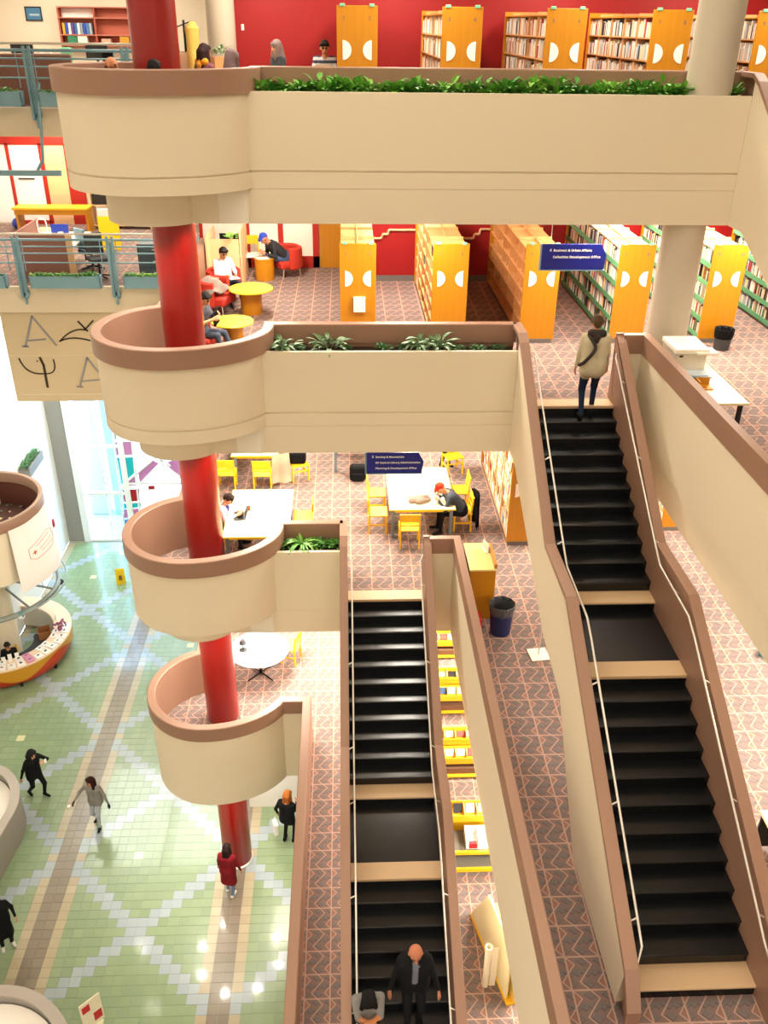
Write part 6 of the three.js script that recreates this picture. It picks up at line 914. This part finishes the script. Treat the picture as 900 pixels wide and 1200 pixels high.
// ground floor walkers
{
  const Y = GROUND, k = { y: Y };
  const a = at(47, 936, k); person({ label: 'person dressed all in black lifting a phone while walking over the green tiles', pos: [a.x - 0.05, Y, a.z - 0.1], turn: 0.95, h: 1.72, c: { top: '#121213', pants: '#141416', shoe: '#101010', hair: '#141211', skin: '#c79472' }, hair: 'hood', fat: 1.15, long: 0.15, handL: [0.1, 1.42, 0.42], handR: [-0.33, 0.86, -0.08], footL: [0.1, 0.1, 0.12], footR: [-0.1, 0.12, -0.26], nod: 0.3, lean: [0, 0.06] });
  S('mobile_phone', 'pale phone held by the person in black', 'phone', box(-0.035, 0, -0.005, 0.035, 0.14, 0.005, 0.003), MAT.paper, [a.x + 0.42, Y + 1.4, a.z + 0.1], 0.9);
  const b = at(116, 968, k); person({ label: 'long-haired woman in a grey jacket and light jeans walking on the tan stripe', pos: [b.x, Y, b.z - 0.12], turn: -0.18, h: 1.64, c: { top: '#86847f', pants: '#a7adb5', shoe: '#1a1a1c', hair: '#2e130e', skin: '#cf9a7e' }, hair: 'long', glove: '#26262a', look: -0.6, handL: [0.42, 0.92, 0.12], handR: [-0.42, 1.08, 0.3], footL: [0.09, 0.08, 0.2], footR: [-0.09, 0.1, -0.1], long: 0.08, nod: 0.15, fat: 1.05 });
  S('paper_cup', 'white cup in the gloved hand of the woman in grey', 'cup', lathe([[0.03, 0], [0.04, 0.1], [0.03, 0.1], [0, 0.1]], 14), MAT.paper, [b.x - 0.52, Y + 0.98, b.z + 0.3]);
  const c = at(270, 1048, k); person({ label: 'person in a dark red hooded coat and white shoes beside the red column', pos: [c.x, Y, c.z - 0.02], turn: 2.9, h: 1.62, c: { top: '#7a1620', pants: '#6d7c9c', shoe: '#efeeea', hair: '#23120f', skin: '#c08a70' }, hair: 'long', fat: 1.2, long: 0.42, footL: [0.09, 0.08, 0.08], footR: [-0.09, 0.08, -0.08], handL: [0.3, 0.85, 0.12], handR: [-0.3, 0.85, 0.1], nod: 0.2 });
  const d = at(338, 988, k); person({ label: 'woman with ginger hair in a black coat standing by the white wall', pos: [d.x, Y, d.z - 0.05], turn: 2.75, h: 1.7, c: { top: '#0f0f11', pants: '#121214', shoe: '#0c0c0c', hair: '#9a5520', skin: '#cf9a78' }, hair: 'long', fat: 1.12, long: 0.12, handL: [0.3, 0.9, 0.05], handR: [-0.12, 1.15, 0.32], footL: [0.1, 0.08, 0], footR: [-0.12, 0.08, 0.06], nod: 0.35 });
  const bag = thing('carrier_bag', 'white plastic bag hanging at the side of the woman in the black coat', 'bag', [d.x - 0.3, Y + 0.36, d.z - 0.02], 0.3); mesh('bag_body', box(-0.06, 0, -0.13, 0.06, 0.42, 0.13, 0.05), MAT.paper, bag); mesh('handle', tube([[0, 0.4, -0.08], [0, 0.56, 0], [0, 0.4, 0.08]], 0.012, 6, false, 0.5), MAT.paper, bag);
  const e = at(2, 1108, k); person({ label: 'person in black with pale shoes at the edge of the curved counter', pos: [e.x + 0.14, Y, e.z], turn: 0.6, h: 1.7, c: { top: '#101012', pants: '#0f0f10', shoe: '#d8d4cc', hair: '#120f0e', skin: '#b98a6c' }, hair: 'long', fat: 1.2, long: 0.5, handL: [0.3, 0.9, 0.1], handR: [-0.3, 0.9, 0.1] });
  person({ label: 'clerk in a black top sitting inside the information desk', pos: [-7.9, Y, -7.35], turn: 0.3, h: 1.68, c: { top: '#17171c', pants: '#22222a', skin: '#b57d5c', hair: '#20140f' }, ...seat(0.42), nod: 0.3, handL: [0.15, 0.72, 0.36], handR: [-0.15, 0.72, 0.36] });
  yellowChair(-7.95, Y, -7.5, 0.3, 'yellow chair under the clerk of the information desk');
}
// fourth floor readers
{
  const Y = LEVEL[4];
  person({ label: 'young man in a white shirt and dark jeans reading in a red tub chair', pos: [0.06, Y, -5.3], turn: 0.6, h: 1.74, c: { top: '#dfe3ea', pants: '#2b3342', shoe: '#2b2b2e', skin: '#c28a68', hair: '#1d1512' }, ...seat(0.36), lean: [0, -0.06], handL: [0.1, 0.68, 0.36], handR: [-0.16, 0.66, 0.32], nod: 0.5, footL: [0.16, 0.08, 0.5], footR: [-0.12, 0.08, 0.5] });
  S('magazine', 'grey magazine on the lap of the man in the white shirt', 'magazine', [box(-0.12, 0, -0.15, 0.12, 0.015, 0.15), box(-0.005, 0.015, -0.15, 0.005, 0.02, 0.15)], M('#b8bcc0', 0.6), [0.3, Y + 0.64, -4.92], 0.5);
  person({ label: 'man in a dark coat, jeans and blue cap bending over a newspaper', pos: [1.25, Y, -7.72], turn: -1.05, h: 1.78, c: { top: '#2e2f31', pants: '#4a6488', shoe: '#3f5aa8', hair: '#2f4bb0', skin: '#b98364' }, hair: 'cap', ...seat(0.38), lean: [0, 0.5], nod: 0.75, handL: [0.14, 0.62, 0.52], handR: [-0.12, 0.62, 0.5], fat: 1.25, footL: [0.2, 0.08, 0.42], footR: [-0.05, 0.08, 0.44] });
  person({ label: 'reader in grey with a dark book, partly behind the red column', pos: [0.04, Y, -1.5], turn: 1.2, h: 1.74, c: { top: '#54525a', sleeve: '#54525a', pants: '#454e5c', shoe: '#26262a', hair: '#1d1614', skin: '#cf9c74' }, bare: true, ...seat(0.38), nod: 0.6, handL: [0.08, 0.82, 0.34], handR: [-0.14, 0.78, 0.36], footL: [0.14, 0.08, 0.62], footR: [-0.16, 0.08, 0.56], lean: [0, 0.05] });
  S('dark_book', 'dark book held open by the reader beside the red column', 'book', [box(-0.1, 0, -0.015, 0.1, 0.26, 0.015)], MAT.black, [0.38, Y + 0.66, -1.4], 1.2).rotation.z = 0.3;
  S('backpack', 'black backpack on the floor inside the balcony drum', 'backpack', [box(-0.18, 0, -0.14, 0.18, 0.42, 0.14, 0.08), box(-0.13, 0.04, 0.12, 0.13, 0.24, 0.19, 0.04)], MAT.black, [0.3, Y, -0.75], 0.4);
}
// third floor readers
{
  const Y = LEVEL[3];
  person({ label: 'person in a white and blue top typing on the dark laptop', pos: [0.16, Y, -0.86], turn: 1.5, h: 1.66, c: { top: '#cfc9dc', sleeve: '#e4dcec', pants: '#2a2a33', hair: '#2a1c14', skin: '#c58f70' }, shirt: '#4756b0', ...seat(0.46), lean: [0, 0.14], nod: 0.7, handL: [0.1, 0.83, 0.4], handR: [-0.1, 0.83, 0.4], palm: [0, -1, 0] });
  person({ label: 'reader in a dark coat and red headwear leaning over the bright table', pos: [5.3, Y, -1.42], turn: -1.45, h: 1.74, c: { top: '#3c4148', pants: '#16161a', hair: '#b32a12', skin: '#c08a68' }, hair: 'cap', ...seat(0.46), lean: [0, 0.42], nod: 0.85, handL: [0.12, 0.82, 0.52], handR: [-0.14, 0.82, 0.46], palm: [0, -1, 0], fat: 1.2 });
  { const g = new THREE.PlaneGeometry(0.5, 0.8, 12, 12), p = g.attributes.position; for (let i = 0; i < p.count; i++) { const x = p.getX(i), y = p.getY(i); p.setZ(i, 0.1 * Math.cos(x * 5) + 0.03 * Math.sin(x * 22) * (0.5 - y)); } const c = clean(g.clone().translate(0, 0, 0.04)); S('black_coat', 'long black coat draped over the back of a yellow chair', 'coat', toCreasedNormals(mg([clean(g), c]), 1), MAT.black, [5.56, Y + 0.5, -1.45], 1.7); }
  const q = at(521, 546, { y: Y }); person({ label: 'standing reader of whom only dark trouser legs show below the fascia', pos: [q.x, Y, q.z], turn: 0.4, h: 1.75, c: { top: '#4d5560', pants: '#23252c' } });
}
// fifth floor
{
  const Y = LEVEL[5];
  person({ label: 'man in glasses and a striped sweater working at a silver laptop', pos: [2.47, Y, -5.25], turn: 0, h: 1.74, c: { top: '#5b6270', pants: '#2a2f3c', hair: '#171210', skin: '#b98363' }, ...seat(0.46), hip: [0, 0.62, 0.0], lean: [0, 0.1], nod: 0.35, handL: [0.12, 0.86, 0.36], handR: [-0.12, 0.86, 0.36], footL: [0.12, 0.08, 0.3], footR: [-0.12, 0.08, 0.3], paint: (x, y, z, c, k) => (c === k.C.top ? (Math.floor(y / 0.055) % 2 ? '#c9ccd2' : '#3a4252') : c) });
  person({ label: 'woman in a grey patterned headscarf seated at the fifth floor table', pos: [1.52, Y, -5.2], turn: -0.9, h: 1.7, c: { top: '#3b4048', pants: '#2a2a30', hair: '#7b6a68', skin: '#c58d70' }, hair: 'scarf', ...seat(0.46), hip: [0, 0.62, 0], nod: 0.1, footL: [0.12, 0.08, 0.3], footR: [-0.12, 0.08, 0.3] });
  person({ label: 'bald man sitting inside the fifth floor balcony drum', pos: [-0.8, Y, -0.3], turn: 1.2, h: 1.72, c: { top: '#5a5048', pants: '#2a2a30', skin: '#c98a66', hair: '#7a5a48' }, hair: 'fringe', ...seat(0.36), hip: [0, 0.44, 0], footL: [0.12, 0.08, 0.3], footR: [-0.12, 0.08, 0.3] });
  person({ label: 'dark-haired reader whose head just clears the rim before the red column', pos: [0.1, Y, 0.9], turn: 2.9, h: 1.68, c: { top: '#39424f', pants: '#2a2a30', hair: '#120e0d' }, ...seat(0.36), hip: [0, 0.47, 0], footL: [0.12, 0.08, 0.3], footR: [-0.12, 0.08, 0.3] });
  person({ label: 'person with long dark hair and a yellow scarf near the brown carton', pos: [0.42, Y, -2.0], turn: 2.4, h: 1.7, c: { top: '#7a4a50', pants: '#2a2a30', hair: '#2c1a18' }, hair: 'long', collar: '#d08a1c', ...seat(0.46), hip: [0, 0.6, 0] });
  person({ label: 'person in a brown-grey headscarf close behind the fifth floor parapet', pos: [0.98, Y, -1.2], turn: 2.6, h: 1.68, c: { top: '#8a5a50', pants: '#2a2a30', hair: '#6c5a58' }, hair: 'scarf', ...seat(0.44), hip: [0, 0.56, 0] });
  for (const [x, z, l] of [[2.47, -5.35, 'yellow chair of the man in the striped sweater'], [1.52, -5.3, 'yellow chair of the woman in the grey headscarf'], [0.42, -2.1, 'yellow chair of the person with the yellow scarf'], [0.98, -1.3, 'yellow chair behind the fifth floor parapet'], [-0.8, -0.3, 'yellow chair inside the fifth floor balcony drum'], [0.1, 0.95, 'yellow chair before the red column on the fifth floor']]) yellowChair(x, Y, z, 0, l);
}
renderer.render(scene, camera);
